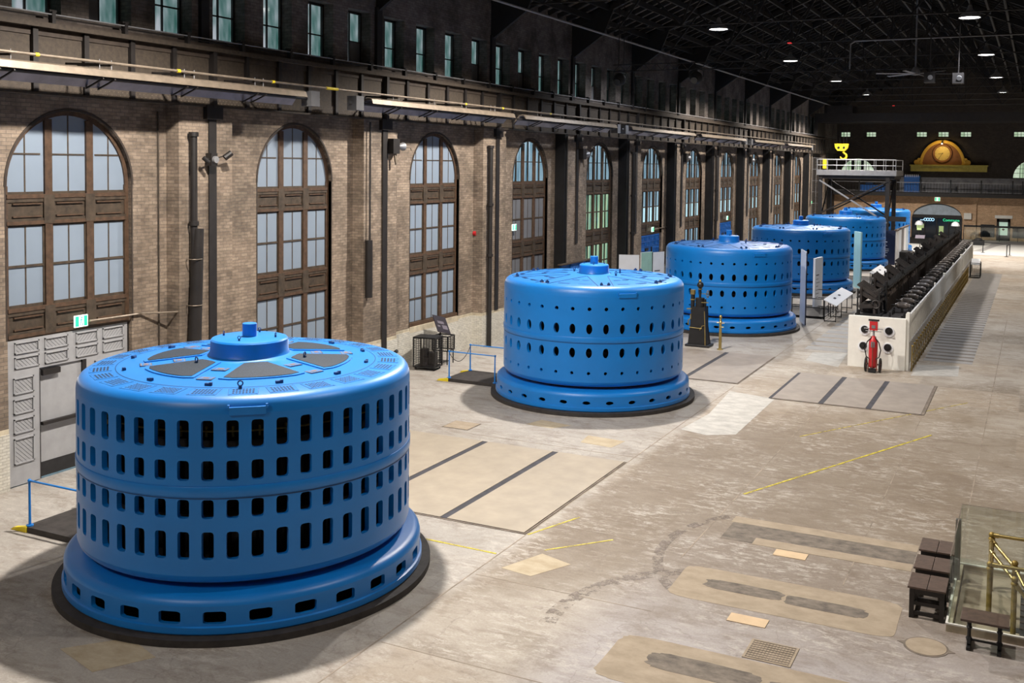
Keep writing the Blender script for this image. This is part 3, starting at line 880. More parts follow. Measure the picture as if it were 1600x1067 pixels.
# thin conductor rail with stands above the girder
t = thing('conductor_rail', 'thin dark conductor line on little stands above the runway girders', 'rail', (-21.35, 0, 0))
MB().tube([(0, 8, 11.42), (0, YF-3, 11.42)], 0.018, 6).build('line', 'grey_metal', t)
MB().tube([(-0.1, 8, 11.36), (-0.1, YF-3, 11.36)], 0.018, 6).build('line', 'black_steel', t)
y = 12.9
while y < 60:
    s = MB().mat('black_steel'); s.box(-0.12, 0.03, y-0.05, y+0.05, 11.2, 11.5); s.box(-0.15, 0.0, y-0.1, y+0.1, 11.48, 11.53); s.build('stand', None, t)
    y += 2.18
# right-hand runway girder (mostly out of view)
tag(MB().box(XR-0.35, XR-0.02, YN+0.5, YF-1, 9.5, 11.2).build('runway_girder', 'steel_brown'), 'brown runway girder along the right wall, outside the photo', 'girder')
# ================================================================ GENERATORS
def cell_loop(hw, hh, kind, rad, k=4):
    """outer param points (rect corners incl.) and hole points, 4*k each, counter-clockwise"""
    out = []
    for s in range(4):
        for i in range(k):
            u = -1+2*i/k
            out.append([(u, -1), (1, u), (-u, 1), (-1, -u)][s])
    hole = []
    for (u, v) in out:
        if kind == 'ellipse':
            a = math.atan2(v, u); hole.append((hw*cos(a), hh*sin(a)))
        else:
            # rounded rectangle: project box point, round the corners
            x, y = u*hw, v*hh
            if abs(u) > 0.99 and abs(v) > 0.99:
                x = (hw-rad*0.30)*u; y = (hh-rad*0.30)*v
            elif abs(u) > 0.99: y = v*2*(hh-rad) if abs(v) < 0.51 else y
            else: x = u*2*(hw-rad) if abs(u) < 0.51 else x
            hole.append((x, y))
    return out, hole

def perf_wall(mb, R, za, zb, rows, Ncol, phase, thick, seg=4):
    """rows: list of (zc, hw_m, hh, cell_z0, cell_z1, kind, rad)"""
    dth = 2*PI/Ncol
    def P(th, z, r=R): return (r*cos(th), r*sin(th), z)
    # plain strips between the rows
    edges = [za]
    for r in rows: edges += [r[3], r[4]]
    edges.append(zb)
    for i in range(0, len(edges), 2):
        z0, z1 = edges[i], edges[i+1]
        if z1-z0 < 1e-4: continue
        vs = []; fs = []; n = Ncol*seg
        for j in range(n):
            th = phase-dth/2+dth*j/seg
            vs += [P(th, z0), P(th, z1)]
        for j in range(n):
            a = 2*j; b = 2*((j+1) % n); fs.append((a, b, b+1, a+1))
        mb.add(vs, fs)
    for (zc, hw, hh, c0, c1, kind, rad) in rows:
        out, hole = cell_loop(hw, hh, kind, rad, seg)
        k = len(out); cm, ch = (c0+c1)/2, (c1-c0)/2
        for c in range(Ncol):
            th0 = phase+dth*c; vs = []
            for (u, v) in out: vs.append(P(th0+u*dth/2, cm+v*ch))
            for (x, y) in hole: vs.append(P(th0+x/R, zc+y))
            for (x, y) in hole: vs.append(P(th0+x/R, zc+y, R-thick))
            fs = []
            for i in range(k):
                j = (i+1) % k
                fs.append((i, j, k+j, k+i)); fs.append((k+i, k+j, 2*k+j, 2*k+i))
            mb.add(vs, fs)

RB = 3.12
def generator_base(t, gen1):
    b = MB().mat('blue_paint')
    ph = R_(-45.3) if gen1 else R_(-70.4)
    if gen1: row = (0.41, 0.19, 0.105, 0.29, 0.53, 'rect', 0.05)
    else: row = (0.405, 0.125, 0.062, 0.30, 0.51, 'ellipse', 0)
    perf_wall(b, 3.35, 0.27, 0.60, [row], 28, ph, 0.08, 6)
    b.lathe([(3.36, 0.12), (3.385, 0.15), (3.385, 0.255), (3.35, 0.27)], n=168)
    b.lathe([(3.35, 0.60), (3.335, 0.66), (3.28, 0.71), (3.20, 0.735), (3.10, 0.745), (3.05, 0.76), (2.90, 0.77), (2.5, 0.77)], n=168)
    b.build('base_ring', None, t, smooth=38, weld=True)
    MB().mat('black_mat').lathe([(3.25, 0.0), (3.25, 0.10), (0.5, 0.10)], n=96).build('under_floor', None, t)
    p = MB().mat('ramp_rubber'); p.lathe([(3.555, 0.0), (3.555, 0.12), (3.30, 0.125), (3.30, 0.02)], n=160); p.build('plinth', None, t, smooth=38)

def generator(kind):
    gen1 = kind == 1
    t = thing('generator', 'x', 'generator')
    b = MB().mat('blue_paint')
    if gen1:
        rows = [(1.537, 0.102, 0.235, 1.22, 1.85, 'rect', 0.05), (2.158, 0.102, 0.160, 1.92, 2.34, 'rect', 0.05),
                (2.808, 0.102, 0.170, 2.56, 3.04, 'rect', 0.05), (3.422, 0.102, 0.237, 3.11, 3.74, 'rect', 0.05)]
        perf_wall(b, RB, 1.02, 3.76, rows, 48, R_(-46.02), 0.10)
    else:
        rows = [(1.31, 0.052, 0.055, 1.15, 1.47, 'ellipse', 0), (1.965, 0.098, 0.162, 1.72, 2.21, 'ellipse', 0),
                (2.735, 0.098, 0.165, 2.56, 2.95, 'ellipse', 0), (3.38, 0.062, 0.062, 3.2, 3.55, 'ellipse', 0)]
        perf_wall(b, RB, 1.02, 3.76, rows, 36, R_(-69.6), 0.10, 6)
    n = 192 if gen1 else 216
    b.lathe([(2.80, 0.84), (2.93, 0.845), (3.03, 0.88), (3.09, 0.94), (RB, 1.02)], n=n)
    top = [(RB, 3.76), (3.112, 3.84), (3.09, 3.91), (3.05, 3.97), (2.99, 4.01), (2.92, 4.034)]
    top = top if gen1 else [(RB, 3.76), (3.112, 3.86), (3.09, 3.94), (3.05, 4.01), (2.99, 4.06), (2.92, 4.09)]
    top += [(2.4, 4.065), (0.60, 4.20)] if gen1 else [(2.4, 4.12), (0.60, 4.22)]
    b.lathe(top, n=n)
    # belt between the halves
    zb = 2.455 if gen1 else 2.39
    b.lathe([(RB, zb-0.09), (RB+0.014, zb-0.088), (RB+0.018, zb-0.08), (RB+0.018, zb+0.075), (RB+0.014, zb+0.082), (RB, zb+0.085)], n=n)
    b.mat('dark_blue_line').lathe([(RB+0.004, zb-0.125), (RB+0.004, zb-0.108)], n=n)
    body = b.build('cover', None, t, smooth=38, weld=True)
    generator_base(t, gen1)
    # dark machine inside
    c = MB().mat('black_iron')
    c.lathe([(2.2, 0.1), (2.75, 0.5), (2.75, 1.0), (2.55, 1.05), (2.55, 1.75), (2.78, 1.8), (2.78, 1.95), (2.55, 2.0), (2.55, 3.0), (2.7, 3.05), (2.7, 3.2), (2.4, 3.3), (2.4, 3.9)], n=64)
    if gen1:
        for k in range(96):
            a = 2*PI*k/96
            c.bar((2.62*cos(a), 2.62*sin(a), 0.9), (2.62*cos(a), 2.62*sin(a), 3.2), 0.05, 0.09)
    c.build('stator', None, t, smooth=30)
    if gen1:
        r = MB().mat('old_brass')
        r.tube([(2.82*cos(2*PI*k/64), 2.82*sin(2*PI*k/64), 3.40) for k in range(64)], 0.018, 6, closed=True)
        for k in range(40):
            a = 2*PI*k/40; r.bar((2.80*cos(a), 2.80*sin(a), 3.30), (2.80*cos(a), 2.80*sin(a), 3.48), 0.03)
        r.build('brush_ring', None, t)
    # hub
    hr = 0.70 if gen1 else 0.475
    h = MB().mat('blue_paint')
    h.lathe([(hr+0.22, 4.17), (hr+0.14, 4.19), (hr+0.07, 4.23), (hr+0.045, 4.29), (hr+0.035, 4.47), (hr+0.035, 4.50), (hr+0.01, 4.53), (hr-0.04, 4.545), (0.0005, 4.555)], n=72)
    h.build('hub', None, t, smooth=30)
    MB().mat('blue_paint').lathe([(0.138, 4.545), (0.138, 4.80), (0.13, 4.81), (0.0005, 4.812)], n=36).build('shaft_cap', None, t, smooth=30)
    def slope_z(r):
        if not gen1: return 4.12+(2.4-r)*(0.10/1.8)
        return 4.065 + (2.4-r)*(0.135/1.8) if r < 2.4 else 4.065-(r-2.4)*0.057
    def eye(a, r, z=None, s=1.0):
        z = slope_z(r) if z is None else z
        e = MB().mat('dark_blue_line'); x, y = r*cos(a), r*sin(a)
        e.cyl((x, y, z-0.01), (x, y, z+0.04*s), 0.022*s, 8)
        e.tube([(x+0.032*s*cos(PI/4*k)*-sin(a), y+0.032*s*cos(PI/4*k)*cos(a), z+0.065*s+0.032*s*sin(PI/4*k)) for k in range(8)], 0.009*s, 6, closed=True)
        e.build('eye_bolt', None, t)
    for a in (20, 110, 200, 290): eye(R_(a), hr*0.75, 4.55, 0.9)
    if gen1:
        for a, r in ((-105, 1.15), (-52, 2.5), (15, 1.15), (130, 1.15)): eye(R_(a), r, None, 1.4)
        # six mesh grilles with raised rims
        for k in range(6):
            a0 = R_(-41.5+60*k)
            def W(u, r): return u, r
            def trap(ro, ri, wo, wi, z_up, m, name, par, hole=None):
                pts = []
                # rounded trapezoid, outer edge is an arc
                for i in range(9):
                    a = a0+wo*(-1+2*i/8); rr = ro-(0.05 if i in (0, 8) else 0)
                    pts.append((rr*cos(a), rr*sin(a), slope_z(rr)))
                for i in range(5):
                    a = a0+wi*(1-2*i/4); rr = ri+(0.035 if i in (0, 4) else 0)
                    pts.append((rr*cos(a), rr*sin(a), slope_z(rr)))
                g = MB().mat(m); kk = len(pts)
                g.add([(x, y, z+z_up) for x, y, z in pts]+[(x, y, z-0.02) for x, y, z in pts],
                      [tuple(range(kk))]+[(i, kk+i, kk+(i+1) % kk, (i+1) % kk) for i in range(kk)])
                return g.build(name, None, par)
            rim = trap(1.98, 0.86, R_(23.2), R_(17.5), 0.022, 'blue_paint', 'grille_frame', t)
            trap(1.92, 0.92, R_(20.8), R_(13.0), 0.030, 'mesh_grille', 'grille', rim)
            # plates on the arms between the grilles
            for r in (1.30, 1.90):
                a = a0+R_(30)
                Mx = Matrix.Rotation(a, 3, 'Z')
                c0 = Vector((r*cos(a), r*sin(a), slope_z(r)+0.002))
                q = MB().mat('dark_blue_line'); q.cbox(c0, (0.225, 0.285, 0.012), mat=Mx)
                q.mat('label_plate').cbox(c0+Vector((0, 0, 0.002)), (0.20, 0.26, 0.012), mat=Mx)
                q.mat('blue_paint').cbox(c0+Vector((0, 0, 0.004)), (0.15, 0.20, 0.012), mat=Mx)
                q.mat('label_plate').cbox(c0+Vector((0, 0, 0.006)), (0.10, 0.14, 0.012), mat=Mx)
                q.mat('label_mark').cbox(c0+Vector((0, 0, 0.012)), (0.03, 0.09, 0.006), mat=Mx)
                q.build('name_plate', None, t)
        # seam and ring of vent plates
        MB().mat('dark_blue_line').lathe([(2.43, 4.068), (2.445, 4.067)], n=120).build('seam', None, t)
        for k in range(26):
            a = R_(-50.6+360/26*k); Mx = Matrix.Rotation(a, 3, 'Z') @ Matrix.Rotation(0.0588, 3, 'Y')
            rc = 2.69; c0 = Vector((rc*cos(a), rc*sin(a), slope_z(rc)-0.003))
            q = MB().mat('dark_blue_line'); q.cbox(c0+Vector((0, 0, -0.004)), (0.40, 0.50, 0.012), mat=Mx)
            q.mat('blue_paint').cbox(c0, (0.385, 0.485, 0.012), mat=Mx)
            q.mat('black_mat')
            for i in range(7):
                for j in range(5):
                    if (i+j) % 2: continue
                    for dx in (0,):
                        px, py = -0.12+0.06*j, -0.165+0.055*i
                        c1 = c0+Vector((0, 0, 0.008))+Mx @ Vector((px, py, 0))
                        hx = [(c1.x+0.024*cos(PI/3*h+a), c1.y+0.024*sin(PI/3*h+a), c1.z) for h in range(6)]
                        q.add(hx, [tuple(range(6))])
            for i in range(7):
                for j in range(5):
                    if not (i+j) % 2: continue
                    px, py = -0.12+0.06*j, -0.165+0.055*i
                    if abs(py) > 0.13 and abs(px) > 0.07: continue
                    c1 = c0+Vector((0, 0, 0.008))+Mx @ Vector((px, py, 0))
                    q.add([(c1.x+0.020*cos(PI/3*h+a), c1.y+0.020*sin(PI/3*h+a), c1.z) for h in range(6)], [tuple(range(6))])
            for sx in (-1, 1):
                for sy in (-1, 0, 1):
                    c1 = c0+Vector((0, 0, 0.009))+Mx @ Vector((sx*0.17, sy*0.215, 0))
                    q.mat('dark_blue_line').add([(c1.x+0.012*cos(PI/3*h), c1.y+0.012*sin(PI/3*h), c1.z) for h in range(6)], [tuple(range(6))])
            q.build('vent_plate', None, t)
        for k in range(12):
            a = R_(-66+30*k); c0 = Vector((2.30*cos(a), 2.30*sin(a), slope_z(2.3)+0.02))
            q = MB().mat('dark_blue_line'); q.cbox(c0, (0.06, 0.11, 0.045), mat=Matrix.Rotation(a, 3, 'Z'))
            q.cbox(c0+Vector((0.05*cos(a+1.4), 0.05*sin(a+1.4), 0.0)), (0.04, 0.05, 0.07), mat=Matrix.Rotation(a, 3, 'Z'))
            q.build('latch', None, t)
    else:
        for a in (160, 40, 345): eye(R_(a), 0.95, None, 1.6)
        for k in range(8):
            am = R_(-82+45*k)
            def pt(r, a): return (r*cos(a), r*sin(a), slope_z(r))
            q = MB().mat('dark_blue_line')
            for sgn in (-1, 1):
                a_, b_ = pt(0.95, am+sgn*R_(1.0)), pt(2.85, am+sgn*R_(17.5))
                q.bar(a_, b_, 0.022, 0.022)
            q.build('wedge_seam', None, t)
            for (r, da, w, n_) in ((1.75, -5, 0.26, 6), (1.75, 6, 0.26, 7), (2.5, -8, 0.42, 9), (2.5, 8, 0.46, 9)):
                a = am+R_(da); s = MB().mat('dark_blue_line')
                for i in range(n_):
                    off = (-0.5+(i+0.5)/n_)*w
                    cx, cy = r*cos(a)-sin(a)*off, r*sin(a)+cos(a)*off
                    L = 0.10 if da < 0 else 0.12*math.sqrt(max(0.05, 1-(2*off/w)**2))
                    s.cbox((cx, cy, slope_z(r)), (2*L, 0.014, 0.008), mat=Matrix.Rotation(a, 3, 'Z'))
                s.build('slot_cluster', None, t)
            for da in (-20.0, -25.0):
                a = am+R_(da); q = MB().mat('dark_blue_line')
                q.cbox((2.68*cos(a), 2.68*sin(a), slope_z(2.68)+0.03), (0.09, 0.09, 0.06), mat=Matrix.Rotation(a, 3, 'Z'))
                q.cyl((2.68*cos(a), 2.68*sin(a), slope_z(2.68)+0.05), (2.68*cos(a), 2.68*sin(a), slope_z(2.68)+0.09), 0.03, 8)
                q.build('clamp', None, t)
            a = am-R_(22.5); q = MB().mat('label_plate'); q.cbox((2.72*cos(a), 2.72*sin(a), slope_z(2.72)+0.004), (0.10, 0.16, 0.01), mat=Matrix.Rotation(a, 3, 'Z')); q.build('name_plate', None, t)
    # lifting lip on the rim facing the room
    a = R_(-49 if gen1 else -47); Mx = Matrix.Rotation(a, 3, 'Z')
    l = MB().mat('blue_paint')
    l.cbox((3.115*cos(a), 3.115*sin(a), 3.865), (0.07, 0.66 if gen1 else 0.60, 0.03), mat=Mx)
    l.cbox((3.13*cos(a), 3.13*sin(a), 3.80), (0.04, 0.60, 0.10), mat=Mx)
    for s in (-1, 1): l.cbox(Vector((3.12*cos(a), 3.12*sin(a), 3.88))+Mx @ Vector((0, s*0.31, 0)), (0.05, 0.03, 0.08), mat=Mx)
    l.build('lifting_lip', None, t)
    return t

g1 = generator(1); g1.location = (XG, YG0, 0); g1['group'] = 'blue generators'
g1['label'] = 'nearest blue generator, with rows of rectangular slots and six mesh grilles on top'
g2 = generator(2); g2.location = (XG, YG0+PITG, 0); g2['group'] = 'blue generators'
g2['label'] = 'second blue generator from the camera, with oval holes, beside the blue ramp rails'
GL = ['third blue generator from the camera, behind the black governor and brass post',
      'fourth blue generator from the camera, behind the pale blue and white information panels',
      'fifth blue generator from the camera, between the teal panel and the navy panel',
      'farthest blue generator, partly hidden behind the legs of the steel gantry']
for k, l in enumerate(GL): dup(g2, (XG, YG0+PITG*(k+2), 0), label=l)

# ---------------------------------------------------------------- access ramps with rails
def ramp_(name_label, yc, gi):
    t = thing('access_ramp', name_label, 'ramp', (XG, yc, 0), group='ramps to the generators')
    s = MB().mat('ramp_rubber')
    s.prism([(-5.75, 0.0), (-5.35, 0.12), (-3.45, 0.12), (-3.45, 0.0)], lambda p: (p[0], -0.86, p[1]), (0, 1.72, 0))
    s.build('deck', None, t)
    y = MB().mat('yellow_paint')
    for a in (-0.88, 0.80): y.prism([(-5.85, 0.0), (-5.75, 0.06), (-5.35, 0.128), (-5.35, 0)], lambda p: (p[0], a, p[1]), (0, 0.10, 0))
    y.build('yellow_edge', None, t)
    for s_ in (-1, 1):
        r = MB().mat('blue_paint'); yy = 0.78*s_
        r.tube([(-5.36, yy, 0.12), (-5.36, yy, 1.10), (-3.46, yy, 1.10), (-3.46, yy, 0.12)], 0.028, 10)
        for x in (-5.36, -3.46): r.cyl((x, yy, 0.12), (x, yy, 0.15), 0.075, 12); r.sphere((x, yy, 1.10), 0.042, 10)
        r.build('handrail', None, t, smooth=40)
    c = MB().mat('black_steel')
    pts = []
    a, b = Vector((-5.36, -0.78, 1.05)), Vector((-5.36, 0.78, 1.05))
    if gi == 0: a, b = Vector((-5.36, 0.78, 1.02)), Vector((-7.3, 2.4, 1.0))
    for i in range(13):
        u = i/12; p = a.lerp(b, u); p.z -= 0.55*4*u*(1-u)*0.8; pts.append(p)
    c.tube(pts, 0.012, 5); c.build('chain', None, t)
    return t
ramp_('black rubber ramp with blue handrail left of the nearest generator', YG0, 0)
ramp_('black rubber ramp with blue handrails left of the second generator', YG0+PITG, 1)

# ================================================================ LAMPS
def make_lamp():
    t = thing('pendant_lamp', 'x', 'lamp')
    s = MB().mat('grey_metal')
    s.lathe([(0.06, 0.62), (0.10, 0.55), (0.12, 0.42), (0.20, 0.33), (0.42, 0.16), (0.50, 0.02), (0.50, 0.0), (0.47, 0.02), (0.38, 0.15), (0.05, 0.30)], n=28)
    s.build('shade', None, t, smooth=40)
    MB().mat('lamp_glow').lathe([(0.0005, 0.0), (0.25, 0.0), (0.46, 0.03), (0.44, 0.06)], n=28).build('diffuser', None, t, smooth=50)
    r = MB().mat('black_steel'); r.tube([(0, 0, 0.6), (0, 0, 4.6)], 0.02, 6); r.build('stem', None, t)
    return t
lp = make_lamp()
first = True
SIDE = {-15.2: 'left', -3.1: 'right'}
for lx in LAMP_X:
    for j, ly in enumerate(LAMP_Y):
        top_z = roofz(lx)-0.3
        if ly < 50: lab = 'bright pendant lamp of the %s row above the photo, %s from the camera' % (SIDE[lx], ORD[j])
        else: lab = 'bright bell pendant lamp under the roof, %s visible in the %s row' % (ORD[j-3], SIDE[lx])
        px, pz = (lx, LAMP_Z) if (ly > 40 or lx > -10) else (-14.0, 14.5)
        if first: o = lp; o.location = (px, ly, pz); o['label'] = lab; o['group'] = 'pendant lamps'; first = False
        else: o = dup(lp, (px, ly, pz), label=lab, group='pendant lamps')
        L = bpy.data.lights.new('lamp_light', 'SPOT'); L.energy = LAMP_POWER[lx][j]
        L.spot_size = R_(LAMP_CONE[lx][0]); L.spot_blend = LAMP_CONE[lx][1]; L.shadow_soft_size = 0.28
        L.color = (0.88, 0.92, 1.0) if (50 < ly < 60) else (1.0, 0.93, 0.85)
        lo = bpy.data.objects.new('lamp_light', L); COL.objects.link(lo); lo.parent = o; lo.location = (0, 0, -0.08)

# ================================================================ HEATERS, PIPES ON THE WALL
def heater(y0, y1, box_at, label):
    t = thing('radiant_heater', label, 'heater', (-20.55, y0, 9.75), group='long radiant heaters along the wall')
    L = y1-y0
    prof = [(0.36, 0.20), (0.30, 0.36), (0.20, 0.40), (0.0, 0.36), (-0.26, 0.0), (-0.24, -0.02), (0.02, 0.32), (0.20, 0.36), (0.26, 0.33), (0.33, 0.19)]
    r = MB().mat('galvanised')
    r.prism(prof, lambda p: (p[0], 0, p[1]), (0, L, 0)); r.build('hood', None, t)
    i_ = MB().mat('reflector'); i_.prism([(0.03, 0.315), (-0.235, -0.035), (-0.225, -0.045), (0.05, 0.30)], lambda p: (p[0], 0.02, p[1]), (0, L-0.04, 0))
    i_.prism([(0.26, 0.325), (0.05, 0.31), (0.05, 0.30), (0.265, 0.315)], lambda p: (p[0], 0.02, p[1]), (0, L-0.04, 0)); i_.build('reflector', None, t)
    MB().mat('black_steel').cyl((0.07, -0.3, 0.18), (0.07, L+0.3, 0.18), 0.05, 8).build('burner_tube', None, t)
    if box_at is not None:
        yb = -0.75 if box_at < 0 else L+0.35
        b = MB().mat('gate_groove'); b.box(-0.16, 0.22, yb, yb+0.42, -0.05, 0.42); b.cyl((0.05, yb-0.15, 0.2), (0.05, yb+0.6, 0.2), 0.045, 8)
        b.build('burner_box', None, t)
    k = int(L/2.6)
    for q in range(k):
        y = 0.6+(L-1.0)*(q+0.35)/k
        b = MB().mat('black_steel')
        b.bar((-0.95, y, 0.55), (0.15, y, 0.50), 0.05); b.bar((-0.95, y+0.35, 0.55), (0.15, y+0.35, 0.50), 0.05)
        b.bar((0.33, y, 0.16), (-0.24, y-0.02, -0.07), 0.035); b.bar((0.33, y+0.35, 0.16), (-0.24, y+0.33, -0.07), 0.035)
        b.mat('grey_metal').tube([(0.2, y, 0.36), (0.2, y, 0.62)], 0.012, 5); b.tube([(0.2, y+0.35, 0.36), (0.2, y+0.35, 0.62)], 0.012, 5)
        b.build('hanger', None, t)
HE = [(8.0, 25.35, 1, 'nearest long heater below the girder, ending after the second column'),
      (28.8, 39.3, -1, 'second long heater, above the third arched window'),
      (40.3, 51.2, 1, 'third long heater, above the fourth arched window'),
      (53.5, 65.2, -1, 'fourth long heater, above the fifth and sixth arched windows'),
      (66.6, 78.2, 1, 'fifth heater, tan-lit tube above the seventh arched window'),
      (81.0, 91.5, -1, 'sixth heater, above the eighth and ninth arched windows'),
      (93.0, 104.0, 1, 'farthest heater, near the end of the left wall')]
for a, b, c, l in HE: heater(a, b, c, 'galvanised ' + l)
t = thing('gas_pipe', 'thin gas pipe with yellow tags running above the wall heaters', 'pipe', (-20.3, 0, 10.3))
MB().mat('galvanised').tube([(0, 5, 0), (0, 106, 0)], 0.035, 8).build('pipe', None, t, smooth=50)
for y in (15.97, 20.2, 23.9, 35.2, 38.3, 43.0): MB().cyl((0, y-0.05, 0), (0, y+0.05, 0), 0.045, 10).build('yellow_tag', 'yellow_paint', t)
MB().cyl((0, 26.4, 0), (0, 27.0, 0), 0.045, 10).build('yellow_tag', 'yellow_paint', t)

def downpipe(y, label, low=True):
    t = thing('downpipe', label, 'pipe', (-21.30, y, 0), group='dark downpipes beside the columns')
    MB().mat('black_steel').tube([(0, 0, 3.2 if low else 0.0), (0, 0, 8.75)], 0.10, 12).build('pipe', None, t, smooth=40)
    c = MB().mat('black_steel')
    for z in (8.7, 6.2, 4.0): c.cyl((0, 0, z-0.06), (0, 0, z+0.06), 0.14, 12)
    c.build('collars', None, t, smooth=40)
    if low:
        MB().mat('black_steel').tube([(0.0, -0.06, 0.0), (0.02, 0.0, 3.0), (0.06, 0.10, 6.05)], [0.20, 0.19, 0.16], 12).build('duct_cover', None, t, smooth=40)
        s = MB().mat('galvanised')
        for z in (5.2, 3.9, 1.6): s.tube([(0.02+0.21*cos(2*PI*k/12), 0.21*sin(2*PI*k/12), z) for k in range(12)], 0.012, 5, closed=True)
        s.build('straps', None, t)
downpipe(21.75, 'thick dark downpipe with duct cover between the first two arched windows')
for y, l in ((39.15, 'dark downpipe left of the fourth column, right of the third arched window'), (56.6, 'dark downpipe between the fifth and sixth arched windows'), (74.0, 'dark downpipe between the seventh and eighth arched windows')):
    downpipe(y, l, False)
t = thing('wall_duct', 'short dark duct hanging on the brick left of the second column', 'duct', (-21.36, 30.25, 0))
MB().mat('black_steel').tube([(0, 0, 3.15), (0, 0, 5.2)], 0.13, 12).build('duct', None, t, smooth=40)
MB().mat('black_steel').tube([(0, 0.05, 5.2), (0, 0.05, 9.4)], 0.03, 6).build('pipe', None, t)
tag(MB().mat('steel_brown').tube([(-21.92, 21.05, 1.6), (-21.92, 21.05, 9.3)], 0.025, 6).build('conduit'), 'thin conduit running up the brick left of the thick downpipe', 'pipe')

# wall lights, speakers, alarm, exit signs
def spot_fix(y, z, label, arm=0.42):
    t = thing('wall_floodlight', label, 'light', (-21.27, y, z), group='small wall spotlights on brackets')
    b = MB().mat('black_steel'); b.box(-0.1, 0.12, -0.12, 0.12, -0.18, 0.18); b.bar((0, 0, 0), (0.15, -arm, 0.05), 0.03); b.bar((0, 0, 0), (0.15, arm, 0.12), 0.03); b.build('bracket', None, t)
    h = MB().mat('black_steel'); h.cyl((0.15, arm-0.05, 0.05), (0.25, arm+0.12, 0.2), 0.09, 10); h.cyl((0.15, -arm-0.05, 0.05), (0.22, -arm+0.1, -0.08), 0.06, 10); h.build('lamp_head', None, t)
    MB().mat('grey_metal').cyl((0.12, 0, 0), (0.2, 0, 0), 0.10, 12).build('junction_box', None, t)
spot_fix(22.4, 8.0, 'small black spotlight bracket on the first column, right of the grey gate window')
def speaker(y, z, label):
    t = thing('loudspeaker', label, 'loudspeaker', (-21.35, y, z), group='loudspeakers on the wall columns')
    MB().mat('black_steel').box(-0.2, 0.15, -0.22, 0.2, -0.25, 0.3).build('cabinet', None, t)
    h = MB().mat('grey_metal'); h.lathe([(0.16, 0.28), (0.10, 0.1), (0.05, 0.0)], n=14); hh = h.build('horn', None, t, smooth=40)
    hh.rotation_euler = (R_(-90), 0, 0); hh.location = (0.1, 0.2, 0.02)
    a = MB().mat('galvanised'); a.tube([(0.1, 0.3, 0.02), (0.1, 0.8, 0.0), (0.1, 1.0, -0.02), (0.1, 1.05, -0.12)], 0.02, 6); a.bar((0.05, 0.0, -0.25), (0.1, 0.05, -0.65), 0.10, 0.05); a.build('arm', None, t)
speaker(31.75, 8.55, 'black loudspeaker with a pale horn right of the second column')
for n, w in ((4, 'fifth'), (6, 'seventh'), (8, 'ninth')): speaker(colc(n-1)+0.45, 8.5, 'black loudspeaker left of the %s arched window' % w)
t = thing('alarm_bell', 'small red alarm fixed to the brick right of the third arched window', 'alarm', (-21.93, 38.85, 4.95))
MB().mat('red_paint').cyl((0, 0, 0), (0.14, 0, 0), 0.12, 14).build('bell', None, t, smooth=40)
MB().mat('black_steel').box(-0.02, 0.05, -0.05, 0.05, -0.3, -0.1).build('box', None, t)

def exit_sign(x, y, z, label, face='x', s=1.0):
    t = thing('exit_sign', label, 'sign', (x, y, z), group='green exit signs')
    if face == 'y': t.rotation_euler = (0, 0, -PI/2)
    b = MB().mat('sign_white'); b.box(-0.04, 0.0, -0.20*s, 0.20*s, -0.15*s, 0.15*s); b.build('housing', None, t)
    g = MB().mat('sign_green'); g.box(0.0, 0.006, -0.18*s, -0.08*s, -0.13*s, 0.13*s); g.box(0.0, 0.006, 0.08*s, 0.18*s, -0.13*s, 0.13*s)
    # running figure between the green fields
    g.cyl((0.004, 0.01*s, 0.09*s), (0.008, 0.01*s, 0.09*s), 0.022*s, 10)
    for a, c in (((0.0, 0.06), (-0.01, -0.02)), ((-0.01, -0.02), (0.05, -0.06)), ((0.05, -0.06), (0.04, -0.12)), ((-0.01, -0.02), (-0.05, -0.10)), ((0.0, 0.05), (0.05, 0.01)), ((0.0, 0.05), (-0.05, 0.02))):
        g.bar((0.005, a[0]*s, a[1]*s), (0.005, c[0]*s, c[1]*s), 0.02*s, 0.006)
    g.build('pictogram', None, t)
    return t
exit_sign(-21.96, 18.5, 3.82, 'green exit sign above the grey gate')
exit_sign(-21.88, 42.6, 5.02, 'green exit sign on a bracket left of the fourth arched window')
exit_sign(-21.90, 61.9, 3.92, 'green exit sign above the nearer blue gate')
exit_sign(-21.90, 79.4, 3.92, 'green exit sign above the farther blue gate')
exit_sign(-21.9, 113.0, 4.2, 'green exit sign at the left wall beside the gantry')
exit_sign(-10.3, YF-0.05, 4.5, 'green exit sign above the far shop arch', 'y', 1.4)
tag(MB().mat('galvanised').tube([(-21.9, 18.7, 3.8), (-21.9, 20.4, 3.78), (-21.5, 21.5, 3.72)], 0.03, 6).build('sign_conduit'), 'thin metal conduit running from the grey gate exit sign to the downpipe', 'pipe')
tag(MB().mat('galvanised').tube([(-21.9, 62.1, 3.92), (-21.9, 64.8, 3.95)], 0.03, 6).build('sign_conduit'), 'thin metal conduit right of the exit sign over the nearer blue gate', 'pipe')

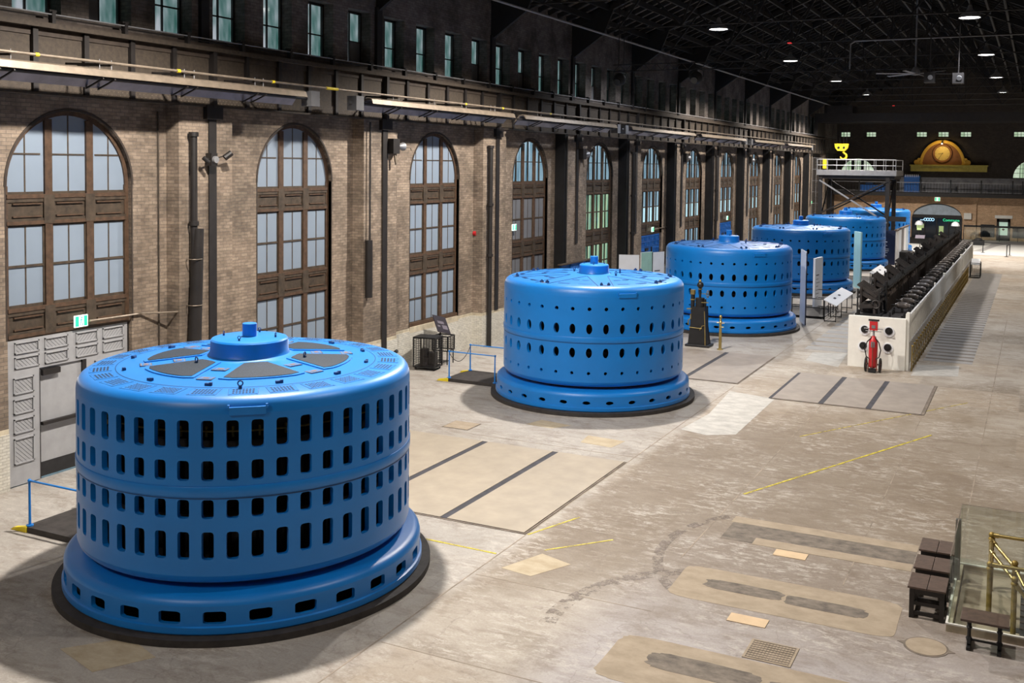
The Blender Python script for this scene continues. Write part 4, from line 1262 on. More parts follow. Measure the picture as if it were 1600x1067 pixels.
# ---------------------------------------------------------------- things high up
t = thing('lighting_truss', 'black lighting truss hanging in front of the upper wall windows', 'truss', (0, 45.0, 12.5))
b = MB().mat('roof_steel')
for z in (-0.15, 0.15): b.bar((-18.0, 0, z), (-10.9, 0, z), 0.05)
x = -18.0
while x < -11.3: b.bar((x, 0, -0.15), (x+0.3, 0, 0.15), 0.025); b.bar((x+0.3, 0, 0.15), (x+0.6, 0, -0.15), 0.025); x += 0.6
b.build('lattice', None, t)
h = MB().mat('black_steel')
for x in (-17.75, -17.5, -11.0, -11.3): h.tube([(x, 0, 0.1), (x, 0, roofz(x)-13.2)], 0.02, 5)
h.build('suspension_rods', None, t)
for x, l in ((-17.7, 'round black stage light under the left end of the lighting truss'), (-14.0, 'round black stage light under the middle of the lighting truss')):
    q = thing('stage_light', l, 'light', (x, 45.0, 11.98), group='stage lights on the truss')
    MB().mat('roof_steel').sphere((0, 0, 0), 0.30, 14).build('housing', None, q, smooth=60)
    MB().mat('black_steel').tube([(-0.33, 0, 0), (-0.33, 0, 0.3), (0, 0, 0.42), (0.33, 0, 0.3), (0.33, 0, 0)], 0.025, 6).build('yoke', None, q)
    MB().mat('dark_glass').cyl((0, -0.22, -0.12), (0, -0.30, -0.16), 0.16, 14).build('lens', None, q)
# ceiling fan
t = thing('ceiling_fan', 'large pale six-bladed ceiling fan hanging in the middle of the hall', 'fan', (-6.2, 60.0, 13.2), 0.35)
MB().mat('grey_metal').tube([(0, 0, 0.3), (0, 0, 5.6)], 0.05, 8).build('down_rod', None, t)
MB().mat('grey_metal').lathe([(0.0005, -0.1), (0.22, -0.06), (0.25, 0.1), (0.12, 0.35), (0.0005, 0.4)], n=18).build('motor_housing', None, t, smooth=40)
for k in range(6):
    a = PI/3*k
    q = MB().mat('gate_grey'); Mx = Matrix.Rotation(a, 3, 'Z') @ Matrix.Rotation(R_(12), 3, 'X')
    q.cbox((1.15*cos(a), 1.15*sin(a), 0.0), (1.9, 0.17, 0.02), mat=Mx); q.build('blade', None, t)
# conduit loop under the roof
tag(MB().mat('grey_metal').tube([(2.0, 57.9, 14.9), (-9.1, 57.9, 14.86), (-9.35, 57.9, 14.7), (-9.37, 57.9, 13.35)], 0.04, 8).build('roof_conduit'), 'thin pale conduit crossing under the roof with a drop at its left end', 'pipe')
for k, (x, y, z) in enumerate(((-5.0, 55.0, 12.55), (-3.6, 54.0, 12.4))):
    q = thing('stage_light', 'small black stage light right of the ceiling fan' if k else 'small black stage light in front of the ceiling fan', 'light', (x, y, z), group='stage lights near the fan')
    b = MB().mat('black_steel'); b.box(-0.25, 0.25, -0.3, 0.3, -0.25, 0.25); b.build('housing', None, q)
    MB().mat('black_steel').tube([(0, 0, 0.25), (0, 0, 3.8)], 0.03, 6).build('rod', None, q)
    MB().mat('grey_metal').cyl((0.05, -0.3, 0), (0.05, -0.36, -0.02), 0.12, 12).build('lens', None, q)
for x, y, z, l in ((-12.55, 57.46, 14.84, 'left'), (-14.4, 118.43, 14.84, 'right')):
    tag(MB().mat('red_led').box(x-0.12, x+0.12, y-0.04, y+0.04, z-0.03, z+0.03).build('indicator_light'), 'tiny red light under the roof, the %s one of two' % l, 'light')
# ================================================================ FLOOR COVERS AND MARKS
TRIM = [30]
def slab(poly, m, z=0.006, name=None):
    mb = MB(); mb.mat(m).prism(poly, lambda p: (p[0], p[1], 0.0), (0, 0, z))
    TRIM[0] += 1
    return struct('trim_%d' % TRIM[0], mb)
def rect(x0, x1, y0, y1, m, z=0.006): return slab([(x0, y0), (x1, y0), (x1, y1), (x0, y1)], m, z)

def hatch(x0, x1, y0, y1, strips, m, label):
    t = thing('hatch_cover', label, 'floor hatch', ((x0+x1)/2, (y0+y1)/2, 0), group='floor hatch covers')
    hx, hy = (x1-x0)/2, (y1-y0)/2
    b = MB().mat('joint_dark'); b.box(-hx-0.05, hx+0.05, -hy-0.05, hy+0.05, 0, 0.012); b.build('frame', None, t)
    cuts = [-hx]+[s-(x0+x1)/2 for s in strips]+[hx]
    for i in range(len(cuts)-1):
        a = cuts[i]+(0.09 if i else 0.0); c = cuts[i+1]-(0.09 if i < len(cuts)-2 else 0.0)
        MB().mat(m).box(a, c, -hy, hy, 0, 0.03).build('plate', None, t)
    for s in strips:
        MB().mat('hatch_strip').box(s-(x0+x1)/2-0.085, s-(x0+x1)/2+0.085, -hy, hy, 0, 0.022).build('strip', None, t)
hatch(-16.9, -9.75, 19.6, 25.6, [-14.0, -11.78], 'hatch_beige', 'large beige floor hatch with dark strips right of the nearest generator')
hatch(-14.4, -9.7, 36.95, 42.95, [-11.72], 'hatch_grey', 'grey floor hatch with one dark blue strip right of the second generator')
hatch(-8.0, -3.15, 35.18, 40.1, [-6.35, -4.80], 'hatch_grey', 'grey floor hatch in three plates in front of the white switch block')
MB().mat('hatch_strip')
rect(-8.12, -7.98, 35.18, 40.1, 'hatch_strip', 0.02); rect(-3.2, -3.05, 35.18, 40.1, 'joint_dark', 0.02)
# patches in the worn floor
def blob(x0, x1, y0, y1, m, z, seed, k=0.35, j=0.05):
    rnd = random.Random(seed); pts = []
    xm, ym, hx, hy = (x0+x1)/2, (y0+y1)/2, (x1-x0)/2, (y1-y0)/2
    for i in range(40):
        a = 2*PI*i/40; c, s = cos(a), sin(a); r = 1+rnd.uniform(-j, j)
        pts.append((xm+hx*r*math.copysign(abs(c)**k, c), ym+hy*r*math.copysign(abs(s)**(k*1.6), s)))
    slab(pts, m, z)
blob(-5.5, -4.0, 18.68, 19.12, 'patch_grey', 0.007, 1); blob(-3.97, -2.5, 18.62, 19.05, 'patch_grey', 0.007, 2)
blob(-6.05, -1.95, 18.05, 19.62, 'patch_tan', 0.004, 11, 0.16, 0.012); blob(-6.1, -1.9, 14.6, 16.2, 'patch_tan', 0.004, 12, 0.16, 0.012)
blob(-5.45, -3.6, 15.25, 15.8, 'patch_grey', 0.007, 3); blob(-3.55, -2.3, 15.1, 15.7, 'patch_grey', 0.007, 5)
rect(-5.9, -2.0, 21.35, 22.75, 'patch_grey', 0.004); rect(-5.95, -2.0, 22.45, 22.85, 'patch_tan', 0.006); rect(-5.2, -2.0, 21.3, 21.7, 'patch_tan', 0.0065)
rect(-3.05, -2.95, 18.0, 19.0, 'joint_dark', 0.0045) if False else None
rect(-4.68, -4.0, 17.46, 17.8, 'cover_tan', 0.012); rect(-4.66, -4.0, 20.9, 21.25, 'cover_tan', 0.012)
rect(-7.8, -7.1, 21.0, 21.0+0.02, 'patch_yellow', 0.003) if False else None
# pale patches
slab([(-9.6, 35.6), (-7.9, 35.2), (-7.85, 29.9), (-8.6, 29.4), (-9.5, 29.7), (-9.3, 32.0)], 'patch_white', 0.004)
slab([(-9.3, 17.7), (-8.6, 17.6), (-8.15, 18.5), (-8.9, 18.75)], 'patch_yellow', 0.004)
slab([(-11.6, 26.9), (-10.6, 26.8), (-10.5, 27.6), (-11.7, 27.7)], 'patch_yellow', 0.004)
slab([(-13.9, 28.0), (-13.0, 27.9), (-12.6, 28.5), (-13.7, 28.7)], 'patch_yellow', 0.004)
slab([(-14.1, 11.4), (-13.0, 11.1), (-12.5, 11.9), (-13.4, 12.2)], 'patch_yellow', 0.004)
slab([(-4.15, 41.75), (-2.5, 42.5), (-2.6, 44.8), (-4.15, 44.2)], 'patch_white', 0.004)
slab([(-8.4, 42.9), (-6.95, 42.1), (-7.1, 45.4), (-8.5, 44.9)], 'patch_white', 0.004)
for x, y0, y1 in ((-9.68, 8.0, 36.5), (-6.3, 19.9, 35.0), (-9.68, 43.1, 58.0), (-3.1, 20.0, 34.8), (-1.2, 23.5, 60.0)):
    rect(x-0.014, x+0.014, y0, y1, 'joint_soft', 0.003)
for y, x0, x1 in ((14.0, -9.6, -2), (20.4, -9.6, -6.2), (26.2, -16, -2.0), (32.2, -9.6, -1.0), (17.2, -9.6, -6.0), (29.0, -9.5, -1.0)):
    rect(x0, x1, y-0.010, y+0.010, 'joint_soft', 0.003)
# worn grey lanes beside the switch block
y = 45.4
while y < 86:
    rect(-4.05, -2.15, y, y+0.55, 'grey_floor_paint', 0.004); rect(-4.0, -2.15, y+0.58, y+0.80, 'patch_grey', 0.004)
    y += 0.85
y = 45.6
while y < 66:
    rect(-9.0, -7.0, y, y+0.9, 'grey_floor_paint', 0.004); y += 1.25
# white painted area at the far end with a grey curved band
rect(-12.2, XR, 104.5, YF, 'white_floor', 0.006)
slab([(-5.56, 108.8), (-4.9, 112.0), (-4.4, 116.5), (-4.1, 123.0), (-3.4, 125.5), (XR, 125.8), (XR, 121.0), (-2.9, 120.4), (-3.6, 117.0), (-4.2, 112.0), (-4.5, 108.8)], 'grey_floor_paint', 0.012)
rect(-13.1, -7.4, 116.0, YF, 'black_mat', 0.012)
# yellow lines
def yline(a, b, w, label):
    a, b = Vector(a+(0,)), Vector(b+(0,)); d = (b-a).normalized(); n_ = Vector((-d.y, d.x, 0))*w/2
    mb = MB(); mb.mat('worn_yellow').prism([(a+n_)[:2], (b+n_)[:2], (b-n_)[:2], (a-n_)[:2]], lambda p: (p[0], p[1], 0.001), (0, 0, 0.006))
    tag(mb.build('yellow_line'), label, 'floor line')
yline((-11.45, 18.34), (-9.74, 18.31), 0.055, 'bright yellow line on the floor right of the nearest generator base')
yline((-9.65, 19.58), (-9.1, 21.1), 0.05, 'short yellow line at the near right corner of the beige hatch')
yline((-8.95, 18.93), (-7.9, 20.15), 0.045, 'faint worn yellow line right of the beige hatch corner')
yline((-6.2, 24.5), (-2.61, 32.66), 0.065, 'long worn yellow diagonal line across the middle of the floor')
yline((-6.1, 30.6), (-1.9, 37.8), 0.035, 'thin worn yellow line beyond the long diagonal one')
# tyre marks and worn flakes
def arc(cx, cy, r, a0, a1, w, m, z):
    n = 24; o = [(cx+(r+w/2)*cos(R_(a0+(a1-a0)*i/n)), cy+(r+w/2)*sin(R_(a0+(a1-a0)*i/n))) for i in range(n+1)]
    i_ = [(cx+(r-w/2)*cos(R_(a0+(a1-a0)*i/n)), cy+(r-w/2)*sin(R_(a0+(a1-a0)*i/n))) for i in range(n+1)]
    mb = MB(); mb.mat(m); k = n+1
    mb.add([(x, y, z) for x, y in o]+[(x, y, z) for x, y in i_], [(i, i+1, k+i+1, k+i) for i in range(n)])
    TRIM[0] += 1; struct('trim_%d' % TRIM[0], mb)
arc(-3.4, 20.6, 3.45, 140, 225, 0.22, 'tyre_mark', 0.0035); 
arc(-4.3, 16.5, 3.2, 120, 190, 0.3, 'tyre_mark', 0.0037)
# small covers
def cover(x0, x1, y0, y1, label, grid):
    t = thing('drain_grate', label, 'floor cover', ((x0+x1)/2, (y0+y1)/2, 0))
    hx, hy = (x1-x0)/2, (y1-y0)/2
    MB().mat('patch_tan').box(-hx, hx, -hy, hy, 0, 0.012).build('frame', None, t)
    if grid:
        g = MB().mat('joint_dark')
        for i in range(9): y = -hy+0.05+(2*hy-0.1)*i/8; g.box(-hx+0.04, hx-0.04, y-0.008, y+0.008, 0.012, 0.018)
        for i in range(14): x = -hx+0.05+(2*hx-0.1)*i/13; g.box(x-0.004, x+0.004, -hy+0.04, hy-0.04, 0.012, 0.016)
        g.build('bars', None, t)
cover(-4.09, -3.30, 16.25, 16.97, 'square ribbed drain grate between the two long floor patches', True)
t = thing('manhole_cover', 'round beige manhole cover in front of the wooden stools', 'floor cover', (-1.42, 18.02, 0))
MB().mat('joint_dark').lathe([(0.36, 0.0), (0.36, 0.008), (0.0005, 0.008)], n=40).build('rim', None, t)
MB().mat('patch_tan').lathe([(0.325, 0.0), (0.325, 0.014), (0.0005, 0.014)], n=40).build('lid', None, t)
lg = MB().mat('joint_dark'); lg.prism([(-0.46, 0.02), (-0.34, 0.09), (-0.34, -0.06)], lambda p: (p[0], p[1], 0), (0, 0, 0.007)); lg.prism([(0.46, -0.02), (0.34, -0.09), (0.34, 0.06)], lambda p: (p[0], p[1], 0), (0, 0, 0.007)); lg.build('lugs', None, t)
t = thing('floor_plate', 'flat square steel plate in the floor between the two nearest generators', 'floor cover', (-15.55, 26.9, 0))
MB().mat('joint_dark').box(-0.45, 0.45, -0.42, 0.42, 0, 0.01).build('rim', None, t); MB().mat('patch_tan').box(-0.42, 0.42, -0.39, 0.39, 0, 0.016).build('lid', None, t)

# ================================================================ STOOLS, TABLE, STAIR OPENING
def stool():
    t = thing('stool', 'x', 'stool')
    H_ = 0.57
    for s in (-1, 1):
        MB().mat('stool_wood').box(min(0.006*s, 0.325*s), max(0.004*s, 0.315*s), -0.355, 0.355, H_-0.035, H_).build('seat_board', None, t, bevel=0.004)
    b = MB().mat('stool_seam'); b.box(-0.30, 0.30, -0.34, 0.34, H_-0.036, H_-0.03)
    for x in (-0.29, 0.29):
        for y in (-0.33, 0.33): b.cyl((x, y, H_-0.002), (x, y, H_+0.001), 0.010, 8)
    b.build('seat_underside', None, t)
    a = MB().mat('black_steel')
    for y in (-0.33, 0.30): a.box(-0.28, 0.28, y, y+0.03, H_-0.13, H_-0.035); a.box(-0.28, 0.28, y, y+0.03, 0.24, 0.31); a.box(-0.28, 0.28, y, y+0.03, 0.06, 0.13)
    for x in (-0.28, 0.25): a.box(x, x+0.03, -0.33, 0.33, H_-0.13, H_-0.035); a.box(x, x+0.03, -0.33, 0.33, 0.06, 0.13)
    a.build('rails', None, t)
    for x in (-0.29, 0.21):
        for y in (-0.34, 0.27): MB().mat('black_steel').box(x, x+0.08, y, y+0.07, 0, H_-0.035).build('leg', None, t)
    return t
st = stool(); st.location = (-1.52, 19.44, 0); st['group'] = 'brown stools by the glass barrier'
st['label'] = 'nearest of the three brown plank stools beside the glass barrier'
dup(st, (-1.52, 20.42, 0), label='middle one of the three brown plank stools beside the glass barrier')
dup(st, (-1.52, 21.42, 0), label='farthest of the three brown plank stools, by the barrier post')
t = thing('side_table', 'low brown wooden table on two black pedestals in front of the glass barrier', 'table', (-0.53, 18.42, 0))
MB().mat('stool_wood').box(-0.38, 0.36, -0.24, 0.28, 0.49, 0.53).build('tabletop', None, t, bevel=0.005)
for x in (-0.25, 0.22):
    l = MB().mat('black_iron'); l.lathe([(0.035, 0.49), (0.035, 0.34), (0.05, 0.32), (0.03, 0.28), (0.03, 0.17), (0.055, 0.13), (0.04, 0.09)], (x, 0, 0), n=12)
    l.bar((x, -0.22, 0.03), (x, 0.22, 0.03), 0.06, 0.05); l.bar((x, -0.1, 0.06), (x, 0, 0.16), 0.05, 0.05); l.bar((x, 0.1, 0.06), (x, 0, 0.16), 0.05, 0.05)
    l.bar((x, -0.2, 0.475), (x, 0.2, 0.475), 0.05, 0.03)
    l.build('leg', None, t, smooth=40)
MB().mat('black_iron').bar((-0.25, 0, 0.11), (0.22, 0, 0.11), 0.03, 0.03).build('stretcher', None, t)

# glass barrier around a stair opening
GX0, GX1, GY0, GY1 = -1.17, 1.35, 18.80, 21.95
t = thing('glass_barrier', 'clear glass barrier with steel post and low kerb around the stair opening', 'barrier', (0, 0, 0))
k = MB().mat('cream_stone')
k.box(GX0, GX1, GY0, GY0+0.10, 0, 0.13); k.box(GX0, GX0+0.10, GY0+0.1, GY1-0.1, 0, 0.13); k.box(GX0, GX1, GY1-0.1, GY1, 0, 0.13); k.box(GX1-0.1, GX1, GY0+0.1, GY1-0.1, 0, 0.13)
k.mat('white_paint').box(GX0-0.01, GX1+0.01, GY0-0.01, GY0+0.03, 0.13, 0.155); k.box(GX0-0.01, GX0+0.03, GY0+0.03, GY1, 0.13, 0.155); k.box(GX0, GX1, GY1-0.12, GY1-0.08, 0.13, 0.155)
k.build('kerb', None, t)
for a in ((GX0+0.03, GX0+0.045, GY0+0.03, 20.95), (GX0+0.03, GX0+0.045, 21.05, GY1), (GX0+0.03, GX1, GY0+0.03, GY0+0.045), (GX0+0.03, GX1, GY1-0.05, GY1-0.035)):
    MB().box(a[0], a[1], a[2], a[3], 0.14, 1.32).build('glass_panel', 'barrier_glass', t)
e = MB().mat('joint_dark'); e.box(GX0+0.03, GX0+0.045, GY0+0.03, 20.95, 1.32, 1.326); e.box(GX0+0.03, GX0+0.045, 21.05, GY1, 1.32, 1.326)
e.box(GX0+0.03, GX1, GY1-0.05, GY1-0.035, 1.32, 1.326); e.build('glass_edge', None, t)
MB().mat('steel_post').box(GX0-0.02, GX0+0.08, 20.95, 21.05, 0.0, 1.30).build('post', None, t, bevel=0.004)
MB().mat('steel_post').box(GX0+0.0, GX0+0.06, 20.88, 20.95, 0.45, 0.55).build('clamp', None, t)
# stair opening: dark well cover plates and brass rail
t = thing('stair_platform', 'concrete landing with a dark stair well inside the glass barrier', 'platform', (0, 0, 0))
MB().mat('patch_tan').box(GX0+0.12, -0.02, GY0+0.12, GY1-0.12, 0.0, 0.02).build('landing', None, t)
w = MB().mat('black_mat'); w.box(-0.02, GX1-0.12, GY0+0.12, 21.3, 0.0, 0.03); w.box(-0.35, -0.02, 19.25, 19.45, 0.0, 0.03)
w.mat('steel_dark_brown')
for i in range(6): w.box(-0.02, GX1-0.2, 19.4+0.28*i, 19.4+0.28*i+0.06, 0.03, 0.05)
w.build('stair_well', None, t)
def brass_rail(name, label, posts, rails, r=0.032, H_=1.05):
    t = thing(name, label, 'railing', (posts[0][0], posts[0][1], 0.02)); o = Vector(t.location)
    for p in posts:
        m = MB().mat('old_brass'); q = Vector((p[0], p[1], 0))-Vector((o.x, o.y, 0)); h = p[2]
        m.lathe([(0.055, 0.0), (0.055, 0.015), (0.045, 0.03), (0.045, h-0.10), (0.06, h-0.09), (0.06, h-0.06), (0.045, h-0.04)], (q.x, q.y, 0), n=14)
        m.sphere((q.x, q.y, h), 0.058, 12); m.build('post', None, t, smooth=45)
    for a, b in rails:
        a, b = Vector(a)-o, Vector(b)-o; m = MB().mat('brass'); m.tube([a, b], r, 10); d = (b-a).normalized()
        m.tube([a, a+d*0.12], r+0.014, 10); m.build('rail', None, t, smooth=45)
brass_rail('brass_railing', 'farther brass handrail descending behind the glass', [(-0.55, 21.0, 1.07), (-0.13, 19.85, 1.0)], [((-0.55, 21.0, 1.09), (1.2, 21.0, 1.09)), ((-0.53, 20.9, 1.0), (-0.10, 20.0, 0.86)), ((-0.13, 19.85, 0.95), (0.3, 18.95, 0.45))])
brass_rail('brass_railing', 'nearer brass handrail with two posts standing behind the glass', [(-0.52, 19.40, 1.07), (-0.12, 19.05, 1.0)], [((-0.52, 19.40, 1.09), (1.2, 19.40, 1.09)), ((-0.53, 20.2, 1.04), (-0.12, 19.08, 0.98)), ((-0.12, 19.05, 0.95), (0.25, 18.95, 0.55)), ((-0.55, 20.9, 1.0), (-0.52, 19.4, 1.06))])

# ================================================================ WHITE SWITCH BLOCK
BX0, BX1, BY0, BY1, BZ = -6.67, -4.47, 42.6, 90.0, 2.05
t = thing('switch_block', 'long white masonry block carrying the old black switchgear', 'block', ((BX0+BX1)/2, BY0, 0))
hw = (BX1-BX0)/2
b = MB().mat('white_paint'); b.box(-hw, hw, 0, 0.25, 0, BZ); b.box(-hw, -hw+0.2, 0.25, BY1-BY0, 0, 1.7); b.box(hw-0.25, hw-0.05, 0.25, BY1-BY0, 0, 1.0); b.box(-hw, hw, 0.25, BY1-BY0, 0, 1.65)
b.build('body', None, t)
r = MB().mat('switch_iron'); r.box(-hw+0.12, hw-0.12, 0.12, BY1-BY0-0.1, 1.65, 1.95)
r.build('busbar_bed', None, t)
for (x, z) in ((-6.03, 1.54), (-5.10, 1.54), (-6.07, 0.88), (-5.13, 0.88)):
    cx = x-(BX0+BX1)/2
    g = MB().mat('white_panel'); g.cyl((cx, 0.0, z-0.03), (cx, -0.03, z-0.03), 0.21, 24); g.build('bushing_ring', None, t)
    g = MB().mat('black_iron'); g.cyl((cx, 0.0, z), (cx, -0.06, z), 0.145, 20); g.cyl((cx, -0.05, z+0.01), (cx, -0.16, z+0.01), 0.06, 12); g.build('bushing', None, t)
# white panels along the right side
y = 0.12; k = 0
while y < BY1-BY0-3:
    p = MB().mat('white_paint'); p.box(hw-0.03, hw+0.03, y, y+0.37, 1.02, 2.10 if (k % 26) else 2.25); p.mat('gate_groove').box(hw-0.03, hw-0.01, y+0.37, y+0.475, 1.0, 2.05); p.mat('white_paint').box(hw+0.0, hw+0.06, y+0.02, y+0.07, 1.0, 2.14); 
    p.mat('white_panel').sphere((hw+0.05, y+0.2, 2.13), 0.05, 6); p.sphere((hw+0.06, y+0.3, 1.03), 0.035, 6)
    p.mat('black_iron').cyl((hw+0.0, y+0.10, 2.06), (hw+0.0, y+0.10, 2.14), 0.03, 6)
    o = p.build('side_panel', None, t)
    y += 0.475; k += 1
for y in (0.1, 17.5, 31.5, BY1-BY0-3.2):
    MB().mat('white_paint').box(hw+0.0, hw+0.12, y, y+0.25, 0.0, 2.3).build('side_post', None, t)
# brass guard rail on the right of the block
t = thing('brass_guard_rail', 'long brass guard rail along the right side of the white switch block', 'railing', (-4.22, BY0+0.1, 0))
L = 37.0; y = 0; n = 0
while y <= L:
    p = MB().mat('old_brass'); p.cyl((0, y, 0), (0, y, 0.98), 0.022, 8); p.sphere((0, y, 1.0), 0.04, 6); p.build('post', None, t); y += 0.78; n += 1
for z in (0.30, 0.62, 0.92): MB().mat('old_brass').tube([(0, 0, z), (0, L, z)], 0.020, 8).build('rail', None, t, smooth=50)
# switchgear on the block
def insul(px, py, pz, L=0.62, r=0.135):
    t = thing('bottle_insulator', 'x', 'insulator', (px, py, pz))
    m = MB().mat('insulator')
    prof = [(0.0005, -L/2), (r*0.55, -L/2+0.01), (r*0.6, -L/2+0.06), (r*0.95, -L/2+0.12), (r, -L/4), (r, L/4), (r*0.95, L/2-0.12), (r*0.6, L/2-0.06), (r*0.55, L/2-0.01), (0.0005, L/2)]
    m.lathe(prof, n=16); o = m.build('bottle', None, t, smooth=50); o.rotation_euler = (0, PI/2, 0)
    c = MB().mat('black_iron'); c.box(-0.05, 0.05, -0.05, 0.05, -0.30, -0.10); c.cyl((-L/2-0.14, 0, 0), (L/2+0.14, 0, 0), 0.03, 8)
    c.build('bracket', None, t)
    return t
ip = insul(-4.93, 45.4, 2.24)
ip['label'] = 'nearest black bottle insulator in the row along the right edge of the switchgear'; ip['group'] = 'bottle insulators on the switch block'
n_ins = 26
nums = ['nearest', 'second', 'third', 'fourth', 'fifth', 'sixth', 'seventh', 'eighth', 'ninth', 'tenth', 'eleventh', 'twelfth', 'thirteenth', 'fourteenth', 'fifteenth', 'sixteenth', 'seventeenth', 'eighteenth', 'nineteenth', 'twentieth', 'twenty-first', 'twenty-second', 'twenty-third', 'twenty-fourth', 'twenty-fifth', 'farthest']
for i in range(1, n_ins):
    dup(ip, (-4.93, 45.4+1.70*i, 2.24), label='black bottle insulator in the right-hand row on the switchgear, %s from the near end' % nums[i])
dup(ip, (-6.38, 44.6, 2.24), label='single black bottle insulator at the near left corner of the switchgear', group='bottle insulators on the switch block')
def oil_switch(seed):
    rnd = random.Random(seed)
    t = thing('oil_switch', 'x', 'switchgear')
    f = MB().mat('black_iron')
    for x in (-0.42, 0.42):
        for y in (-0.8, 0.0, 0.8): f.bar((x, y, 0), (x, y, 1.1), 0.06)
    f.bar((-0.42, -0.8, 0.95), (-0.42, 0.8, 0.95), 0.05); f.bar((0.42, -0.8, 0.95), (0.42, 0.8, 0.95), 0.05)
    f.box(-0.5, 0.5, -0.9, 0.9, 0.0, 0.10)
    f.build('frame', None, t)
    k = MB().mat('switch_iron')
    for j in range(5):
        y = -0.72+0.36*j
        k.bar((-0.40, y, 0.98), (0.45, y+0.05, 0.55), 0.07, 0.14); k.bar((-0.35, y, 0.35), (0.35, y, 0.45), 0.11, 0.16)
        k.cyl((-0.3, y, 0.5), (-0.3, y, 1.18), 0.06, 8); k.bar((-0.45, y, 1.28), (0.30, y, 0.80), 0.05, 0.10); k.bar((-0.5, y+0.15, 0.7), (0.42, y+0.15, 1.02), 0.04, 0.06); k.cyl((0.25, y, 0.1), (0.25, y, 0.62), 0.07, 8)
    k.build('contact_arms', None, t, smooth=50)
    m = MB().mat('switch_iron')
    m.box(-0.35, 0.35, -0.30, 0.30, 0.12, 0.42); m.cyl((0, -0.35, 0.3), (0, 0.35, 0.3), 0.17, 14); m.build('motor', None, t, smooth=50); m = MB().mat('switch_iron'); m.tube([(0.3+0.16*cos(a*PI/6), -0.82, 0.5+0.16*sin(a*PI/6)) for a in range(12)], 0.025, 6, closed=True)
    m.build('handwheel', None, t, smooth=50)
    return t
op = oil_switch(3); OY = [44.3, 48.3, 52.6, 56.8, 61.2, 65.5, 69.8, 74.2, 78.6, 83.0]
for i, y in enumerate(OY):
    lab = 'black oil switch on the left side of the switchgear, %s from the near end' % nums[i]
    if i == 0: op.location = (-6.05, y, 1.95); op['label'] = lab; op['group'] = 'black oil switches on the block'
    else: dup(op, (-6.05, y, 1.95), label=lab, group='black oil switches on the block')
# bus frame in the middle
def busframe():
    t = thing('bus_rack', 'x', 'switchgear')
    p = MB().mat('steel_dark_brown'); p.box(-0.03, 0.03, 0, 5.4, 0.0, 0.60)
    for j in range(14): p.box(-0.05, 0.06, 0.05+0.4*j, 0.11+0.4*j, 0, 1.0)
    p.build('slate_panel', None, t)
    q = MB().mat('black_iron'); q.bar((-0.1, 0, 1.06), (-0.1, 5.4, 1.06), 0.05); q.bar((0.08, 0, 1.02), (0.08, 5.4, 1.02), 0.04)
    for j in range(18): q.box(-0.16, 0.13, 0.1+0.3*j, 0.17+0.3*j, 1.02, 1.14)
    q.cyl((0.0, 0.02, 0.0), (0.0, 0.02, 1.3), 0.05, 8)
    q.build('bus_bars', None, t)
    return t
bp = busframe()
for i in range(8):
    lab = 'brown-black bus rack along the middle of the switchgear, %s section from the near end' % nums[i]
    if i == 0: bp.location = (-5.50, 44.6, 2.0); bp['label'] = lab; bp['group'] = 'bus racks on the block'
    else: dup(bp, (-5.50, 44.6+5.55*i, 2.0), label=lab, group='bus racks on the block')
cl = MB().mat('black_iron'); rnd = random.Random(5)
for i in range(220):
    y = 42.9+rnd.random()*43; x = rnd.choice((-4.62, -4.7, -6.4, -5.2)); s = rnd.uniform(0.04, 0.10)
    cl.cyl((x, y, 1.95), (x, y, 2.0+rnd.uniform(0.08, 0.22)), s*0.6, 6)
tag(cl.build('terminal_fittings'), 'small black terminals scattered along the top of the switch block', 'switchgear', kind='stuff')

# wheeled fire extinguisher
t = thing('fire_extinguisher', 'tall red wheeled fire extinguisher in front of the white switch block', 'fire extinguisher', (-5.57, 41.75, 0))
b = MB().mat('red_paint'); b.lathe([(0.0005, 0.16), (0.10, 0.17), (0.16, 0.22), (0.17, 0.28), (0.17, 1.20), (0.14, 1.30), (0.07, 1.38), (0.05, 1.44)], n=20); b.build('cylinder', None, t, smooth=45)
f = MB().mat('rust_paint'); f.bar((-0.16, -0.1, 0.1), (-0.08, -0.05, 1.42), 0.04); f.bar((0.16, -0.1, 0.1), (0.08, -0.05, 1.42), 0.04); f.bar((0, -0.19, 0.2), (0, -0.19, 1.2), 0.03); f.bar((-0.2, 0.05, 0.3), (0.2, 0.05, 0.3), 0.05)
f.mat('black_iron').box(-0.14, 0.14, -0.24, 0.0, 0.03, 0.15); f.build('cart_frame', None, t)
for s in (-1, 1):
    w = MB().mat('black_iron'); w.tube([(s*0.27, 0.05+0.26*cos(a*PI/10), 0.28+0.26*sin(a*PI/10)) for a in range(20)], 0.035, 8, closed=True)
    w.mat('rust_paint')
    for a in range(6): w.bar((s*0.27, 0.05, 0.28), (s*0.27, 0.05+0.25*cos(a*PI/3), 0.28+0.25*sin(a*PI/3)), 0.02)
    w.build('wheel', None, t, smooth=50)
h = MB().mat('grey_metal'); h.tube([(-0.36, -0.05, 1.72), (0.36, -0.05, 1.72)], 0.022, 8); h.tube([(-0.30, -0.05, 1.62), (0.30, -0.05, 1.62)], 0.015, 8); h.cyl((0, 0, 1.42), (0, 0, 1.75), 0.04, 10); h.build('handle', None, t)
v = MB().mat('red_paint'); v.box(-0.15, 0.15, -0.10, 0.06, 1.66, 2.0); v.mat('label_plate').box(-0.07, 0.07, -0.112, -0.10, 1.74, 1.86); v.mat('black_iron').box(-0.2, 0.2, -0.06, 0.04, 2.02, 2.08); v.build('valve_cover', None, t)
hs = MB().mat('black_iron')
for s in (-1, 1): hs.tube([(s*0.08, -0.1, 1.36), (s*0.22, -0.12, 1.20), (s*0.30, -0.12, 0.9), (s*0.24, -0.12, 0.62), (s*0.12, -0.18, 0.55)], 0.022, 8)
hs.build('hose', None, t, smooth=50)
